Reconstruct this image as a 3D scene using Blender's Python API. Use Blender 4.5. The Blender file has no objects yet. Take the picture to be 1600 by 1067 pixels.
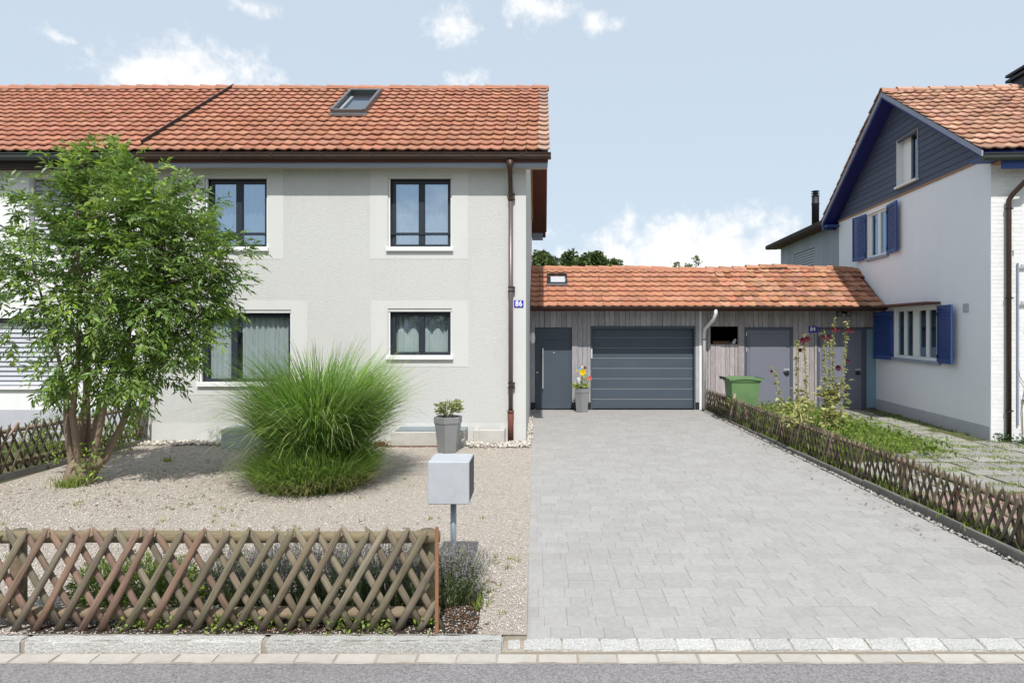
import bpy, bmesh, math, random
import numpy as np
from mathutils import Matrix, Vector

random.seed(7); rng = np.random.default_rng(7)
SC = bpy.context.scene
COL = SC.collection
R = math.radians

# ------------------------------------------------------------------ camera
VX, VY, F, CH = 846.7, 512.0, 1067.0, 2.0
def P(px, py, Y):
    return ((px - VX) / F * Y, Y, CH - (py - VY) / F * Y)
cam_d = bpy.data.cameras.new('camera'); cam = bpy.data.objects.new('camera', cam_d); COL.objects.link(cam)
cam.location = (0, 0, CH); cam.rotation_euler = (R(90), 0, 0)
cam_d.sensor_width = 36; cam_d.lens = 36 * F / 1600
cam_d.shift_x = -(VX - 800) / 1600; cam_d.shift_y = -(533.5 - VY) / 1600
cam_d.clip_start = 0.1; cam_d.clip_end = 3000
SC.camera = cam

# ------------------------------------------------------------------ world, sun, exposure
SUN_EL, SUN_AZ = 54.0, 1.9          # degrees; azimuth measured from straight behind the camera towards its right
W = bpy.data.worlds.new('World'); SC.world = W; W.use_nodes = True
wn = W.node_tree; wn.nodes.clear()
def wnode(t, **k):
    n = wn.nodes.new(t)
    for a, v in k.items(): setattr(n, a, v)
    return n
def wl(a, b): wn.links.new(a, b)
out = wnode('ShaderNodeOutputWorld'); bg = wnode('ShaderNodeBackground'); bg.inputs[1].default_value = 0.115
sky = wnode('ShaderNodeTexSky', sky_type='NISHITA', sun_disc=False, sun_elevation=R(SUN_EL), sun_rotation=R(180 - SUN_AZ))
sky.air_density = 1.0; sky.dust_density = 2.2; sky.ozone_density = 1.0; sky.altitude = 500
tc = wnode('ShaderNodeTexCoord')
def wmath(op, a, b=None, clamp=False):
    n = wnode('ShaderNodeMath', operation=op); n.use_clamp = clamp
    for i, v in enumerate((a, b)):
        if v is None: continue
        if isinstance(v, (int, float)): n.inputs[i].default_value = v
        else: wl(v, n.inputs[i])
    return n.outputs[0]
def D(px, py, back=False):
    v = Vector(((px - VX) / F, -1 if back else 1, (VY - py) / F)); return v.normalized()
# cumulus: direction, radius (horizontal, depth, vertical), strength
CL = [(D(305, 124), (.085, .3, .040), 1.2), (D(325, 105), (.05, .3, .030), 1.2), (D(235, 128), (.04, .3, .02), .6), (D(700, 40), (.045, .3, .038), .72), (D(860, 18), (.065, .3, .032), .85),
      (D(930, 42), (.055, .3, .022), .7), (D(720, 122), (.05, .3, .018), .6), (D(98, 58), (.03, .3, .011), .45),
      (D(395, 12), (.03, .3, .014), .6), (D(805, 45), (.02, .3, .012), .6),
      (D(1090, 402), (.16, .3, .048), 1.35), (D(1045, 388), (.085, .3, .04), 1.3), (D(1180, 402), (.14, .3, .03), 1.3), (D(950, 405), (.08, .3, .026), 1.1), (D(1120, 380), (.05, .3, .026), 1.2),
      (D(640, 372, True), (.05, .3, .035), 1.35), (D(690, 362, True), (.05, .3, .042), 1.4), (D(615, 380, True), (.05, .3, .03), 1.3), (D(360, 200, True), (.12, .3, .03), .6),
      (D(1250, 260, True), (.2, .3, .06), .9), (D(-300, 330, True), (.25, .3, .07), .95)]
for az, el, s in ((75, 14, .2), (100, 24, .16), (125, 12, .25), (150, 30, .18), (215, 32, .2), (240, 14, .26), (262, 26, .18), (285, 12, .22), (20, 48, .14), (330, 52, .16), (190, 60, .15)):
    a, e = R(az), R(el)
    CL.append((Vector((math.sin(a) * math.cos(e), math.cos(a) * math.cos(e), math.sin(e))), (s, s, s * .4), .9))
cur = None
nz0 = wnode('ShaderNodeTexNoise'); nz0.inputs['Scale'].default_value = 7; nz0.inputs['Detail'].default_value = 3
wl(tc.outputs['Generated'], nz0.inputs['Vector'])
wp = wnode('ShaderNodeVectorMath', operation='MULTIPLY_ADD')
wl(nz0.outputs['Color'], wp.inputs[0]); wp.inputs[1].default_value = (.05, .05, .03); wl(tc.outputs['Generated'], wp.inputs[2])
wq = wnode('ShaderNodeVectorMath', operation='SUBTRACT'); wl(wp.outputs[0], wq.inputs[0]); wq.inputs[1].default_value = (.025, .025, .015)
for c, r, s in CL:
    a = wnode('ShaderNodeVectorMath', operation='SUBTRACT'); wl(wq.outputs[0], a.inputs[0]); a.inputs[1].default_value = c
    b = wnode('ShaderNodeVectorMath', operation='MULTIPLY'); wl(a.outputs[0], b.inputs[0]); b.inputs[1].default_value = (1 / r[0], 1 / r[1], 1 / r[2])
    l = wnode('ShaderNodeVectorMath', operation='LENGTH'); wl(b.outputs[0], l.inputs[0])
    v = wmath('SUBTRACT', s, l.outputs['Value'])
    cur = v if cur is None else wmath('MAXIMUM', cur, v)
nz = wnode('ShaderNodeTexNoise'); nz.inputs['Scale'].default_value = 26; nz.inputs['Detail'].default_value = 9; nz.inputs['Roughness'].default_value = .62
wl(tc.outputs['Generated'], nz.inputs['Vector'])
n2 = wmath('MULTIPLY', wmath('SUBTRACT', nz.outputs['Fac'], .5), 3.0)
mr = wnode('ShaderNodeMapRange', interpolation_type='SMOOTHSTEP'); wl(wmath('ADD', wmath('MAXIMUM', cur, -1.2), n2), mr.inputs['Value'])
mr.inputs['From Min'].default_value = -.15; mr.inputs['From Max'].default_value = 1.0
cm = wnode('ShaderNodeMapRange'); wl(nz.outputs['Fac'], cm.inputs['Value']); cm.inputs['From Min'].default_value = .35; cm.inputs['From Max'].default_value = .6
ccol = wnode('ShaderNodeMix', data_type='RGBA'); wl(cm.outputs[0], ccol.inputs['Factor'])
ccol.inputs['A'].default_value = (7.6, 7.8, 8.1, 1); ccol.inputs['B'].default_value = (8.5, 8.55, 8.6, 1)
veil = wnode('ShaderNodeMix', data_type='RGBA'); veil.inputs['Factor'].default_value = .80
wl(sky.outputs[0], veil.inputs['A']); veil.inputs['B'].default_value = (5.6, 6.5, 7.4, 1)
mx = wnode('ShaderNodeMix', data_type='RGBA'); wl(mr.outputs[0], mx.inputs['Factor']); wl(veil.outputs['Result'], mx.inputs['A']); wl(ccol.outputs['Result'], mx.inputs['B'])
wl(mx.outputs['Result'], bg.inputs[0]); wl(bg.outputs[0], out.inputs[0])

sd = bpy.data.lights.new('sun', 'SUN'); sd.energy = 4.1; sd.angle = R(.53); sd.color = (1, .975, .935)
so = bpy.data.objects.new('sun', sd); COL.objects.link(so)
_e, _a = R(SUN_EL), R(SUN_AZ)
so.rotation_euler = Vector((math.sin(_a) * math.cos(_e), -math.cos(_a) * math.cos(_e), math.sin(_e))).to_track_quat('Z', 'Y').to_euler()
so.location = (3, -20, 30)
vs = SC.view_settings; vs.view_transform = 'Standard'; vs.look = 'None'; vs.gamma = 1; vs.exposure = 0.14; vs.use_curve_mapping = False
SC.cycles.max_bounces = 6; SC.cycles.diffuse_bounces = 3; SC.cycles.transparent_max_bounces = 12; SC.cycles.use_denoising = True

# ------------------------------------------------------------------ materials
def mat(name, col, rough=.8, var=.0, vscale=4.0, bump=0.0, bscale=60.0, bdist=.01, metallic=0.0, rnd=0.0, col2=None, coords='Object',
        stretch=(1, 1, 1), spec=.3, translucent=0.0, stain=0.0, stain_scale=1.2, stain_col=(.1, .09, .07), detail=5, vor=0.0, vor_col=(.2, .2, .2), rmix=0.0, sstretch=(1, 1, 1)):
    """plain procedural surface: base colour, noise variation to col2, per-piece random variation, bump, soft stains"""
    m = bpy.data.materials.new(name); m.use_nodes = True
    t = m.node_tree; N, L = t.nodes, t.links
    b = N['Principled BSDF']
    b.inputs['Roughness'].default_value = rough; b.inputs['Metallic'].default_value = metallic; b.inputs['Specular IOR Level'].default_value = spec
    tcn = N.new('ShaderNodeTexCoord'); mp = N.new('ShaderNodeMapping'); mp.inputs['Scale'].default_value = stretch
    if coords == 'World':
        g = N.new('ShaderNodeNewGeometry'); L.new(g.outputs['Position'], mp.inputs['Vector'])
    else:
        oi0 = N.new('ShaderNodeObjectInfo'); ad = N.new('ShaderNodeVectorMath'); ad.operation = 'MULTIPLY_ADD'
        L.new(oi0.outputs['Random'], ad.inputs[0]); ad.inputs[1].default_value = (37, 23, 11); L.new(tcn.outputs['Object'], ad.inputs[2])
        L.new(ad.outputs[0], mp.inputs['Vector'])
    c = None
    rgb = N.new('ShaderNodeRGB'); rgb.outputs[0].default_value = (*col, 1); c = rgb.outputs[0]
    def mixto(c, fac, col_):
        mi = N.new('ShaderNodeMix'); mi.data_type = 'RGBA'; mi.clamp_factor = True
        if isinstance(fac, (int, float)): mi.inputs['Factor'].default_value = fac
        else: L.new(fac, mi.inputs['Factor'])
        L.new(c, mi.inputs['A']); mi.inputs['B'].default_value = (*col_, 1); return mi.outputs['Result']
    def mth(op, a, b_):
        n = N.new('ShaderNodeMath'); n.operation = op
        for i, v in enumerate((a, b_)):
            if isinstance(v, (int, float)): n.inputs[i].default_value = v
            else: L.new(v, n.inputs[i])
        return n.outputs[0]
    if var or col2:
        nz = N.new('ShaderNodeTexNoise'); nz.inputs['Scale'].default_value = vscale; nz.inputs['Detail'].default_value = detail; nz.inputs['Roughness'].default_value = .65
        L.new(mp.outputs[0], nz.inputs['Vector'])
        f = N.new('ShaderNodeMapRange'); L.new(nz.outputs['Fac'], f.inputs['Value']); f.inputs['From Min'].default_value = .32; f.inputs['From Max'].default_value = .68
        if col2: c = mixto(c, f.outputs[0], col2)
        if var: c = mixto(c, mth('MULTIPLY', f.outputs[0], var), tuple(x * .45 for x in col))
    if vor:
        vo = N.new('ShaderNodeTexVoronoi'); vo.inputs['Scale'].default_value = vor; L.new(mp.outputs[0], vo.inputs['Vector'])
        sp = N.new('ShaderNodeSeparateColor'); L.new(vo.outputs['Color'], sp.inputs[0])
        c = mixto(c, mth('MULTIPLY', sp.outputs[0], .8), vor_col)
    if rnd or rmix:
        oi = N.new('ShaderNodeObjectInfo'); ge = N.new('ShaderNodeNewGeometry')
        r = mth('FRACT', mth('ADD', oi.outputs['Random'], ge.outputs['Random Per Island']), 0)
        if rmix and col2: c = mixto(c, mth('MULTIPLY', r, rmix), col2)
        hs = N.new('ShaderNodeHueSaturation'); L.new(c, hs.inputs['Color'])
        v = mth('ADD', mth('MULTIPLY', r, 2 * rnd), 1 - rnd); L.new(v, hs.inputs['Value'])
        r2 = mth('FRACT', mth('MULTIPLY', r, 7.13), 0)
        L.new(mth('ADD', mth('MULTIPLY', r2, rnd * .12), .5 - rnd * .06), hs.inputs['Hue'])
        L.new(mth('ADD', mth('MULTIPLY', mth('FRACT', mth('MULTIPLY', r, 13.7), 0), rnd * .8), 1 - rnd * .4), hs.inputs['Saturation'])
        c = hs.outputs[0]
    if stain:
        ns = N.new('ShaderNodeTexNoise'); ns.inputs['Scale'].default_value = stain_scale; ns.inputs['Detail'].default_value = 8; ns.inputs['Roughness'].default_value = .7
        g2 = N.new('ShaderNodeNewGeometry'); sm_ = N.new('ShaderNodeMapping'); sm_.inputs['Scale'].default_value = sstretch; L.new(g2.outputs['Position'], sm_.inputs['Vector']); L.new(sm_.outputs[0], ns.inputs['Vector'])
        f = N.new('ShaderNodeMapRange'); L.new(ns.outputs['Fac'], f.inputs['Value']); f.inputs['From Min'].default_value = .5; f.inputs['From Max'].default_value = .75; f.inputs['To Max'].default_value = stain
        c = mixto(c, f.outputs[0], stain_col)
    L.new(c, b.inputs['Base Color'])
    if bump:
        nb = N.new('ShaderNodeTexNoise'); nb.inputs['Scale'].default_value = bscale; nb.inputs['Detail'].default_value = 4; nb.inputs['Roughness'].default_value = .6
        L.new(mp.outputs[0], nb.inputs['Vector'])
        bu = N.new('ShaderNodeBump'); bu.inputs['Strength'].default_value = bump; bu.inputs['Distance'].default_value = bdist
        L.new(nb.outputs['Fac'], bu.inputs['Height']); L.new(bu.outputs[0], b.inputs['Normal'])
    if translucent:
        o = N['Material Output']; tr = N.new('ShaderNodeBsdfTranslucent'); L.new(c, tr.inputs['Color'])
        ms = N.new('ShaderNodeMixShader'); ms.inputs[0].default_value = translucent
        L.new(b.outputs[0], ms.inputs[1]); L.new(tr.outputs[0], ms.inputs[2]); L.new(ms.outputs[0], o.inputs[0])
    return m

def glass(name, refl=.3, tint=(.86, .9, .92)):
    m = bpy.data.materials.new(name); m.use_nodes = True
    t = m.node_tree; N, L = t.nodes, t.links; N.remove(N['Principled BSDF']); o = N['Material Output']
    tr = N.new('ShaderNodeBsdfTransparent'); tr.inputs[0].default_value = (*tint, 1)
    gl = N.new('ShaderNodeBsdfGlossy'); gl.inputs['Roughness'].default_value = .0; gl.inputs[0].default_value = (.62, .80, 1, 1)
    lw0 = N.new('ShaderNodeLayerWeight'); lw0.inputs['Blend'].default_value = .5; lw = N.new('ShaderNodeMath'); lw.operation = 'POWER'; L.new(lw0.outputs['Facing'], lw.inputs[0]); lw.inputs[1].default_value = 4.0
    ad = N.new('ShaderNodeMath'); ad.operation = 'MULTIPLY_ADD'; L.new(lw.outputs[0], ad.inputs[0]); ad.inputs[1].default_value = 1.0; ad.inputs[2].default_value = refl; ad.use_clamp = True
    nz = N.new('ShaderNodeTexNoise'); nz.inputs['Scale'].default_value = 1.6; g = N.new('ShaderNodeNewGeometry'); L.new(g.outputs['Position'], nz.inputs['Vector'])
    bu = N.new('ShaderNodeBump'); bu.inputs['Strength'].default_value = .03; bu.inputs['Distance'].default_value = .02; L.new(nz.outputs['Fac'], bu.inputs['Height']); L.new(bu.outputs[0], gl.inputs['Normal'])
    ms = N.new('ShaderNodeMixShader'); L.new(ad.outputs[0], ms.inputs[0]); L.new(tr.outputs[0], ms.inputs[1]); L.new(gl.outputs[0], ms.inputs[2]); L.new(ms.outputs[0], o.inputs[0])
    return m

M = {}
M['stucco'] = mat('stucco_rough', (.575, .57, .548), .95, var=.10, vscale=14, bump=.7, bscale=42, bdist=.015, coords='World', stain=.16, stain_scale=1.1, sstretch=(2.2, 2.2, .45), stain_col=(.36, .34, .30))
M['stucco_smooth'] = mat('stucco_smooth', (.615, .61, .588), .92, var=.05, vscale=3, bump=.3, bscale=120, bdist=.003, coords='World', stain=.14, stain_scale=1.1, sstretch=(2.2, 2.2, .45), stain_col=(.36, .34, .30))
M['white_wall'] = mat('white_render', (.80, .80, .80), .9, var=.05, vscale=2, bump=.35, bscale=60, bdist=.005, coords='World', stain=.12, stain_scale=1.1, sstretch=(2.2, 2.2, .4), stain_col=(.5, .49, .46))
M['plinth'] = mat('plinth_grey', (.48, .49, .53), .9, var=.15, vscale=5, bump=.3, bscale=80, bdist=.004, coords='World')
M['white_paint'] = mat('white_paint', (.8, .8, .79), .5, var=.04, vscale=8)
M['tile_new'] = mat('tile_orange', (.42, .18, .110), .85, rnd=.1, var=.4, vscale=16, bump=.4, bscale=90, bdist=.004, col2=(.47, .228, .148), rmix=.35, stain=.5, stain_scale=4.5, stain_col=(.17, .11, .085))
M['tile_old'] = mat('tile_weathered', (.40, .17, .11), .9, rnd=.1, var=.35, vscale=12, bump=.4, bscale=90, bdist=.004, col2=(.47, .225, .15), rmix=.4, stain=.4, stain_scale=3.5, stain_col=(.2, .13, .1))
M['tile_garage'] = mat('tile_bright', (.45, .19, .108), .85, rnd=.09, var=.3, vscale=12, bump=.4, bscale=90, bdist=.004, col2=(.50, .245, .155), rmix=.4, stain=.4, stain_scale=4, stain_col=(.22, .13, .09))
M['tile_mossy'] = mat('tile_mossy', (.42, .18, .11), .95, rnd=.2, var=.5, vscale=15, bump=.6, bscale=90, bdist=.006, col2=(.52, .27, .17), rmix=.6, stain=.75, stain_scale=3.2, stain_col=(.14, .11, .07))
M['tile_right'] = mat('tile_lichen', (.40, .195, .125), .95, rnd=.15, var=.4, vscale=12, bump=.5, bscale=90, bdist=.005, col2=(.52, .31, .22), rmix=.8, stain=.6, stain_scale=3.2, stain_col=(.2, .15, .11))
M['tile_lime'] = mat('tile_mortared', (.48, .27, .19), .95, rnd=.2, var=.5, vscale=18, col2=(.56, .42, .34), bump=.5, bscale=80, bdist=.005)
M['copper'] = mat('gutter_copper', (.085, .055, .045), .45, var=.4, vscale=6, metallic=.55, stain=.4, stain_scale=3, stain_col=(.14, .07, .045))
M['pipe_bright'] = mat('pipe_violet_brown', (.19, .15, .155), .4, var=.3, vscale=5, metallic=.5)
M['rust'] = mat('standpipe_red_brown', (.16, .06, .04), .7, var=.3, vscale=9)
M['dark_metal'] = mat('dark_metal', (.035, .036, .04), .5, var=.3, vscale=6, metallic=.3)
M['green_gutter'] = mat('gutter_dark_green', (.055, .065, .06), .5, var=.3, vscale=6, metallic=.3)
M['fascia'] = mat('fascia_blue_grey', (.31, .34, .40), .75, var=.35, vscale=3, stretch=(.4, 4, 6), coords='World')
M['soffit'] = mat('soffit_red_brown', (.13, .052, .038), .7, var=.3, vscale=3, stretch=(6, .6, 1), coords='World')
M['brown_board'] = mat('board_dark_brown', (.05, .034, .03), .8, var=.5, vscale=3, stretch=(.4, 4, 8), coords='World')
M['tan_wood'] = mat('purlin_tan', (.38, .22, .12), .8, var=.3, vscale=6)
M['frame'] = mat('window_frame_anthracite', (.028, .034, .045), .45, var=.15, vscale=5)
M['glass'] = glass('window_glass', .45, (.60, .67, .75))
M['glass_low'] = glass('window_glass_lower', .12, (.84, .9, .9))
M['glass_frost'] = mat('glass_frosted', (.22, .34, .42), .25, var=.1, vscale=2, spec=.6)
M['glass_sky'] = mat('skylight_glass', (.05, .07, .1), .04, spec=1.0)
M['curtain'] = mat('curtain_net', (.74, .77, .77), .9, var=.1, vscale=5, translucent=.35)
M['dark_room'] = mat('dark_interior', (.03, .03, .03), .9, var=.2)
M['anthracite'] = mat('door_anthracite', (.075, .095, .12), .45, var=.2, vscale=1.5, bump=.05, bscale=200, bdist=.001)
M['groove'] = mat('light_grey_and_highlight', (.27, .29, .31), .5, var=.1)  # light grey; on the garage door it paints the sunlit highlights between panels
M['grey_door'] = mat('door_grey_violet', (.19, .195, .24), .55, var=.08, vscale=2)
M['grey_frame'] = mat('door_frame_slate', (.095, .105, .14), .5, var=.08, vscale=2)
M['steel'] = mat('brushed_steel', (.68, .68, .68), .35, metallic=.35, var=.1)
M['board'] = mat('cladding_grey', (.47, .45, .465), .85, rnd=.14, var=.5, vscale=6, stretch=(9, 9, .7), bump=.3, bscale=40, bdist=.004, col2=(.38, .365, .38))
M['board_r'] = mat('cladding_weathered', (.50, .45, .45), .85, rnd=.16, var=.5, vscale=6, stretch=(9, 9, .7), bump=.3, bscale=40, bdist=.004, col2=(.36, .31, .305))
M['board_blue'] = mat('cladding_blue_grey', (.36, .385, .45), .8, rnd=.1, var=.25, vscale=5, stretch=(9, 9, .7))
M['slate'] = mat('slate_blue', (.052, .064, .108), .55, rnd=.14, var=.25, vscale=8, bump=.3, bscale=60, bdist=.003)
M['blue'] = mat('paint_royal_blue', (.035, .075, .25), .5, var=.2, vscale=6)
M['blue_soffit'] = mat('soffit_blue', (.02, .03, .19), .6, var=.2, vscale=4)
M['barge'] = mat('bargeboard_grey_blue', (.30, .33, .42), .7, var=.25, vscale=4)
M['sign_blue'] = mat('sign_enamel_blue', (.03, .02, .42), .3, spec=.5, var=.05)
M['sign_white'] = mat('sign_enamel_white', (.85, .85, .85), .3, var=.02)
M['concrete'] = mat('concrete_grey', (.46, .475, .50), .85, var=.14, vscale=7, bump=.3, bscale=90, bdist=.002, stain=.25, stain_scale=9, stain_col=(.24, .25, .27))
M['concrete_pale'] = mat('concrete_pale', (.52, .50, .46), .9, var=.2, vscale=5, bump=.4, bscale=70, bdist=.004, stain=.3, stain_scale=5, stain_col=(.3, .29, .27))
M['concrete_dark'] = mat('concrete_dark', (.19, .18, .165), .95, var=.4, vscale=6, bump=.6, bscale=50, bdist=.008, stain=.4, stain_scale=4, stain_col=(.06, .065, .04))
M['zinc'] = mat('zinc_post', (.30, .35, .39), .45, metallic=.5, var=.3, vscale=5)
M['pot'] = mat('pot_grey_glazed', (.24, .245, .25), .45, var=.15, vscale=5, spec=.5)
M['soil'] = mat('soil_dark', (.05, .036, .026), 1, var=.5, vscale=20, bump=.8, bscale=40, bdist=.02)
M['bin'] = mat('bin_green', (.155, .27, .115), .5, var=.3, vscale=3, stain=.45, stain_scale=5, stain_col=(.08, .13, .06))
M['bin_dark'] = mat('bin_dark_grey', (.04, .045, .045), .6, var=.2)
M['slat_old'] = mat('wood_olive_weathered', (.25, .20, .13), .9, rnd=.22, var=.95, vscale=7, stretch=(9, 9, .55), col2=(.36, .315, .235), bump=.9, bscale=22, bdist=.006)
M['slat_red'] = mat('wood_red_brown', (.29, .175, .12), .85, rnd=.2, var=.9, vscale=7, stretch=(9, 9, .55), col2=(.37, .275, .215), bump=.9, bscale=22, bdist=.006)
M['slat_dark'] = mat('wood_dark_weathered', (.135, .105, .075), .95, rnd=.28, var=.95, vscale=7, stretch=(9, 9, .55), col2=(.20, .165, .125), bump=.9, bscale=22, bdist=.006, stain=.3, stain_scale=3, stain_col=(.10, .10, .05))
M['rail'] = mat('wood_rail', (.25, .20, .13), .95, rnd=.2, var=.6, vscale=6, stretch=(.8, 6, 6), bump=.6, bscale=30, bdist=.006)
M['stake'] = mat('stake_orange', (.30, .145, .07), .7, var=.3, vscale=9)
M['stake_pink'] = mat('stake_bleached', (.40, .29, .23), .85, var=.4, vscale=9)
M['asphalt'] = mat('asphalt', (.20, .188, .192), .95, var=.45, vscale=60, bump=1, bscale=110, bdist=.008, coords='World', vor=95, vor_col=(.36, .335, .335), stain=.15, stain_scale=.9)
M['granite'] = mat('granite_kerb', (.60, .59, .56), .9, rnd=.08, var=.8, vscale=75, bump=1.0, bscale=60, bdist=.012, stain=.25, stain_scale=6, stain_col=(.28, .25, .2))
M['gutter_stone'] = mat('gutter_stone', (.47, .44, .395), .9, rnd=.08, var=.2, vscale=18, bump=.4, bscale=50, bdist=.005, stain=.3, stain_scale=5, stain_col=(.33, .27, .2))
M['mortar'] = mat('mortar_sand', (.36, .31, .25), 1, var=.3, vscale=30, coords='World')
M['paver'] = mat('paver_grey', (.385, .370, .353), .9, rnd=.06, var=.3, vscale=26, bump=.35, bscale=110, bdist=.003, stain=.42, stain_scale=1.3, stain_col=(.27, .25, .225))
M['joint'] = mat('paver_joint', (.30, .285, .26), 1, var=.3, vscale=40, coords='World')
M['gravel'] = mat('gravel_bed', (.49, .42, .35), 1, var=.45, vscale=60, bump=1.0, bscale=90, bdist=.02, coords='World', vor=75, vor_col=(.55, .50, .44), stain=.25, stain_scale=1.6, stain_col=(.30, .25, .2))
M['pebble'] = mat('gravel_pebble', (.48, .41, .34), .9, rnd=.24, var=.1, col2=(.56, .51, .46), rmix=.7)
M['cobble'] = mat('river_cobble', (.44, .375, .30), .85, rnd=.38, var=.2, vscale=30, col2=(.56, .52, .46), rmix=.8)
M['cobble_dark'] = mat('cobble_grey', (.22, .205, .19), .85, rnd=.45, var=.2, vscale=30, col2=(.36, .34, .31), rmix=.8)
M['flag'] = mat('flagstone_grey', (.33, .31, .285), .95, rnd=.12, var=.35, vscale=7, bump=.6, bscale=60, bdist=.006, stain=.45, stain_scale=1.8, stain_col=(.2, .2, .13))
M['flag_pink'] = mat('flagstone_pink', (.34, .215, .20), .95, rnd=.12, var=.35, vscale=7, bump=.6, bscale=60, bdist=.006, stain=.35, stain_scale=1.8, stain_col=(.22, .2, .15))
M['moss'] = mat('mossy_earth', (.11, .12, .05), 1, var=.6, vscale=9, col2=(.17, .15, .08), bump=1, bscale=30, bdist=.03, coords='World')
M['lawn'] = mat('distant_grass', (.07, .11, .03), 1, var=.5, vscale=.6, col2=(.12, .14, .05), coords='World')
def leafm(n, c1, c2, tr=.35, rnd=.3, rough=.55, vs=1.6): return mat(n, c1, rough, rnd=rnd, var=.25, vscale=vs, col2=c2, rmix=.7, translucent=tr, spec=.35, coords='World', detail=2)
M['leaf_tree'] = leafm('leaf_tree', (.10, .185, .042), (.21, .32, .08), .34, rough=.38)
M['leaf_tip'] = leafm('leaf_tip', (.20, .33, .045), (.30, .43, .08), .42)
M['leaf_far'] = leafm('leaf_far', (.065, .105, .03), (.125, .17, .05), .25)
M['leaf_bush'] = leafm('leaf_bush', (.10, .18, .03), (.21, .29, .055), .38)
M['leaf_yellow'] = leafm('leaf_yellow_green', (.34, .36, .10), (.52, .50, .22), .4)
M['leaf_lime'] = leafm('leaf_lime', (.28, .40, .03), (.42, .52, .06), .4)
M['leaf_pot'] = leafm('leaf_pot', (.17, .21, .04), (.33, .37, .11), .35)
M['weed'] = leafm('weed_green', (.16, .25, .04), (.30, .38, .08), .4)
M['ivy'] = leafm('ivy_dark', (.03, .065, .018), (.06, .11, .03), .2)
M['grass_blade'] = leafm('grass_blade', (.15, .285, .045), (.29, .45, .095), .45, rnd=.38)
M['grass_pale'] = leafm('grass_pale', (.35, .40, .16), (.50, .52, .27), .4)
M['grass_skirt'] = leafm('grass_skirt', (.15, .26, .045), (.29, .40, .10), .45, rnd=.34)
M['straw'] = leafm('grass_straw', (.38, .32, .14), (.5, .43, .22), .3)
M['lav_leaf'] = leafm('lavender_leaf', (.16, .215, .095), (.26, .32, .16), .3)
M['lav_flower'] = leafm('lavender_flower', (.19, .15, .19), (.29, .245, .28), .2)
M['silver'] = leafm('silver_leaf', (.32, .36, .33), (.45, .48, .45), .2)
M['dry_leaf'] = leafm('dry_leaf', (.17, .085, .045), (.28, .17, .1), .1)
M['bark'] = mat('bark_brown', (.27, .195, .135), .95, var=.5, vscale=9, stretch=(3, 3, .7), coords='World', bump=1.0, bscale=30, bdist=.015, col2=(.36, .28, .205))
M['petal_red'] = mat('petal_maroon', (.085, .004, .012), .6, var=.3, vscale=20, rnd=.2, translucent=.2)
M['petal_yellow'] = mat('petal_yellow', (.80, .58, .01), .6, var=.1, translucent=.2)
M['petal_pink'] = mat('petal_coral', (.72, .16, .13), .6, var=.1, translucent=.2)
M['petal_pale'] = mat('petal_salmon', (.75, .42, .33), .6, var=.1)
M['petal_cyan'] = mat('petal_turquoise', (.02, .38, .55), .6, var=.1)
M['petal_violet'] = mat('petal_violet', (.12, .04, .10), .6, var=.1)
M['lamp_white'] = mat('lamp_white', (.8, .8, .78), .4, var=.03)
M['blind'] = mat('blind_light_grey', (.50, .51, .545), .5, var=.06, rnd=.04)
M['blind_dark'] = mat('blind_groove', (.12, .125, .14), .6, var=.1)
M['brick_white'] = mat('white_painted_brick', (.78, .775, .765), .9, rnd=.03, var=.12, vscale=6, bump=.5, bscale=50, bdist=.006, stain=.15, stain_scale=2.2, stain_col=(.5, .48, .45))

# ------------------------------------------------------------------ building helpers
WM = {}
def world(o): return WM.get(o.name, Matrix.Identity(4))
def place(o, parent=None, loc=None, rot=None, mw=None):
    if mw is None:
        mw = Matrix.Translation(loc or (0, 0, 0))
        if rot is not None:
            mw = mw @ (rot if isinstance(rot, Matrix) else Matrix.Rotation(rot, 4, 'Z'))
    COL.objects.link(o)
    o.matrix_basis = mw if parent is None else world(parent).inverted() @ mw
    o.parent = parent
    WM[o.name] = mw
    return o
def tag(o, label=None, cat=None, group=None, kind=None):
    if label: o['label'] = label
    if cat: o['category'] = cat
    if group: o['group'] = group
    if kind: o['kind'] = kind
    return o
def empty(name, loc, label, cat, rot=None, group=None, kind=None):
    o = bpy.data.objects.new(name, None); o.empty_display_size = .2
    place(o, None, loc, rot); return tag(o, label, cat, group, kind)
def np_mesh(name, V, Fc, mats, smooth=False, mi=None):
    me = bpy.data.meshes.new(name); V = np.asarray(V, dtype=np.float32).reshape(-1, 3); Fc = np.asarray(Fc, dtype=np.int32)
    n, k = Fc.shape
    me.vertices.add(len(V)); me.vertices.foreach_set('co', V.ravel())
    me.loops.add(n * k); me.loops.foreach_set('vertex_index', Fc.ravel())
    me.polygons.add(n); me.polygons.foreach_set('loop_start', np.arange(0, n * k, k, dtype=np.int32)); me.polygons.foreach_set('loop_total', np.full(n, k, dtype=np.int32))
    if mi is not None: me.polygons.foreach_set('material_index', np.asarray(mi, dtype=np.int32))
    if smooth: me.polygons.foreach_set('use_smooth', np.ones(n, dtype=bool))
    me.update(calc_edges=True); me.validate()
    for m in (mats if isinstance(mats, (list, tuple)) else [mats]): me.materials.append(m)
    return me
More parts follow.
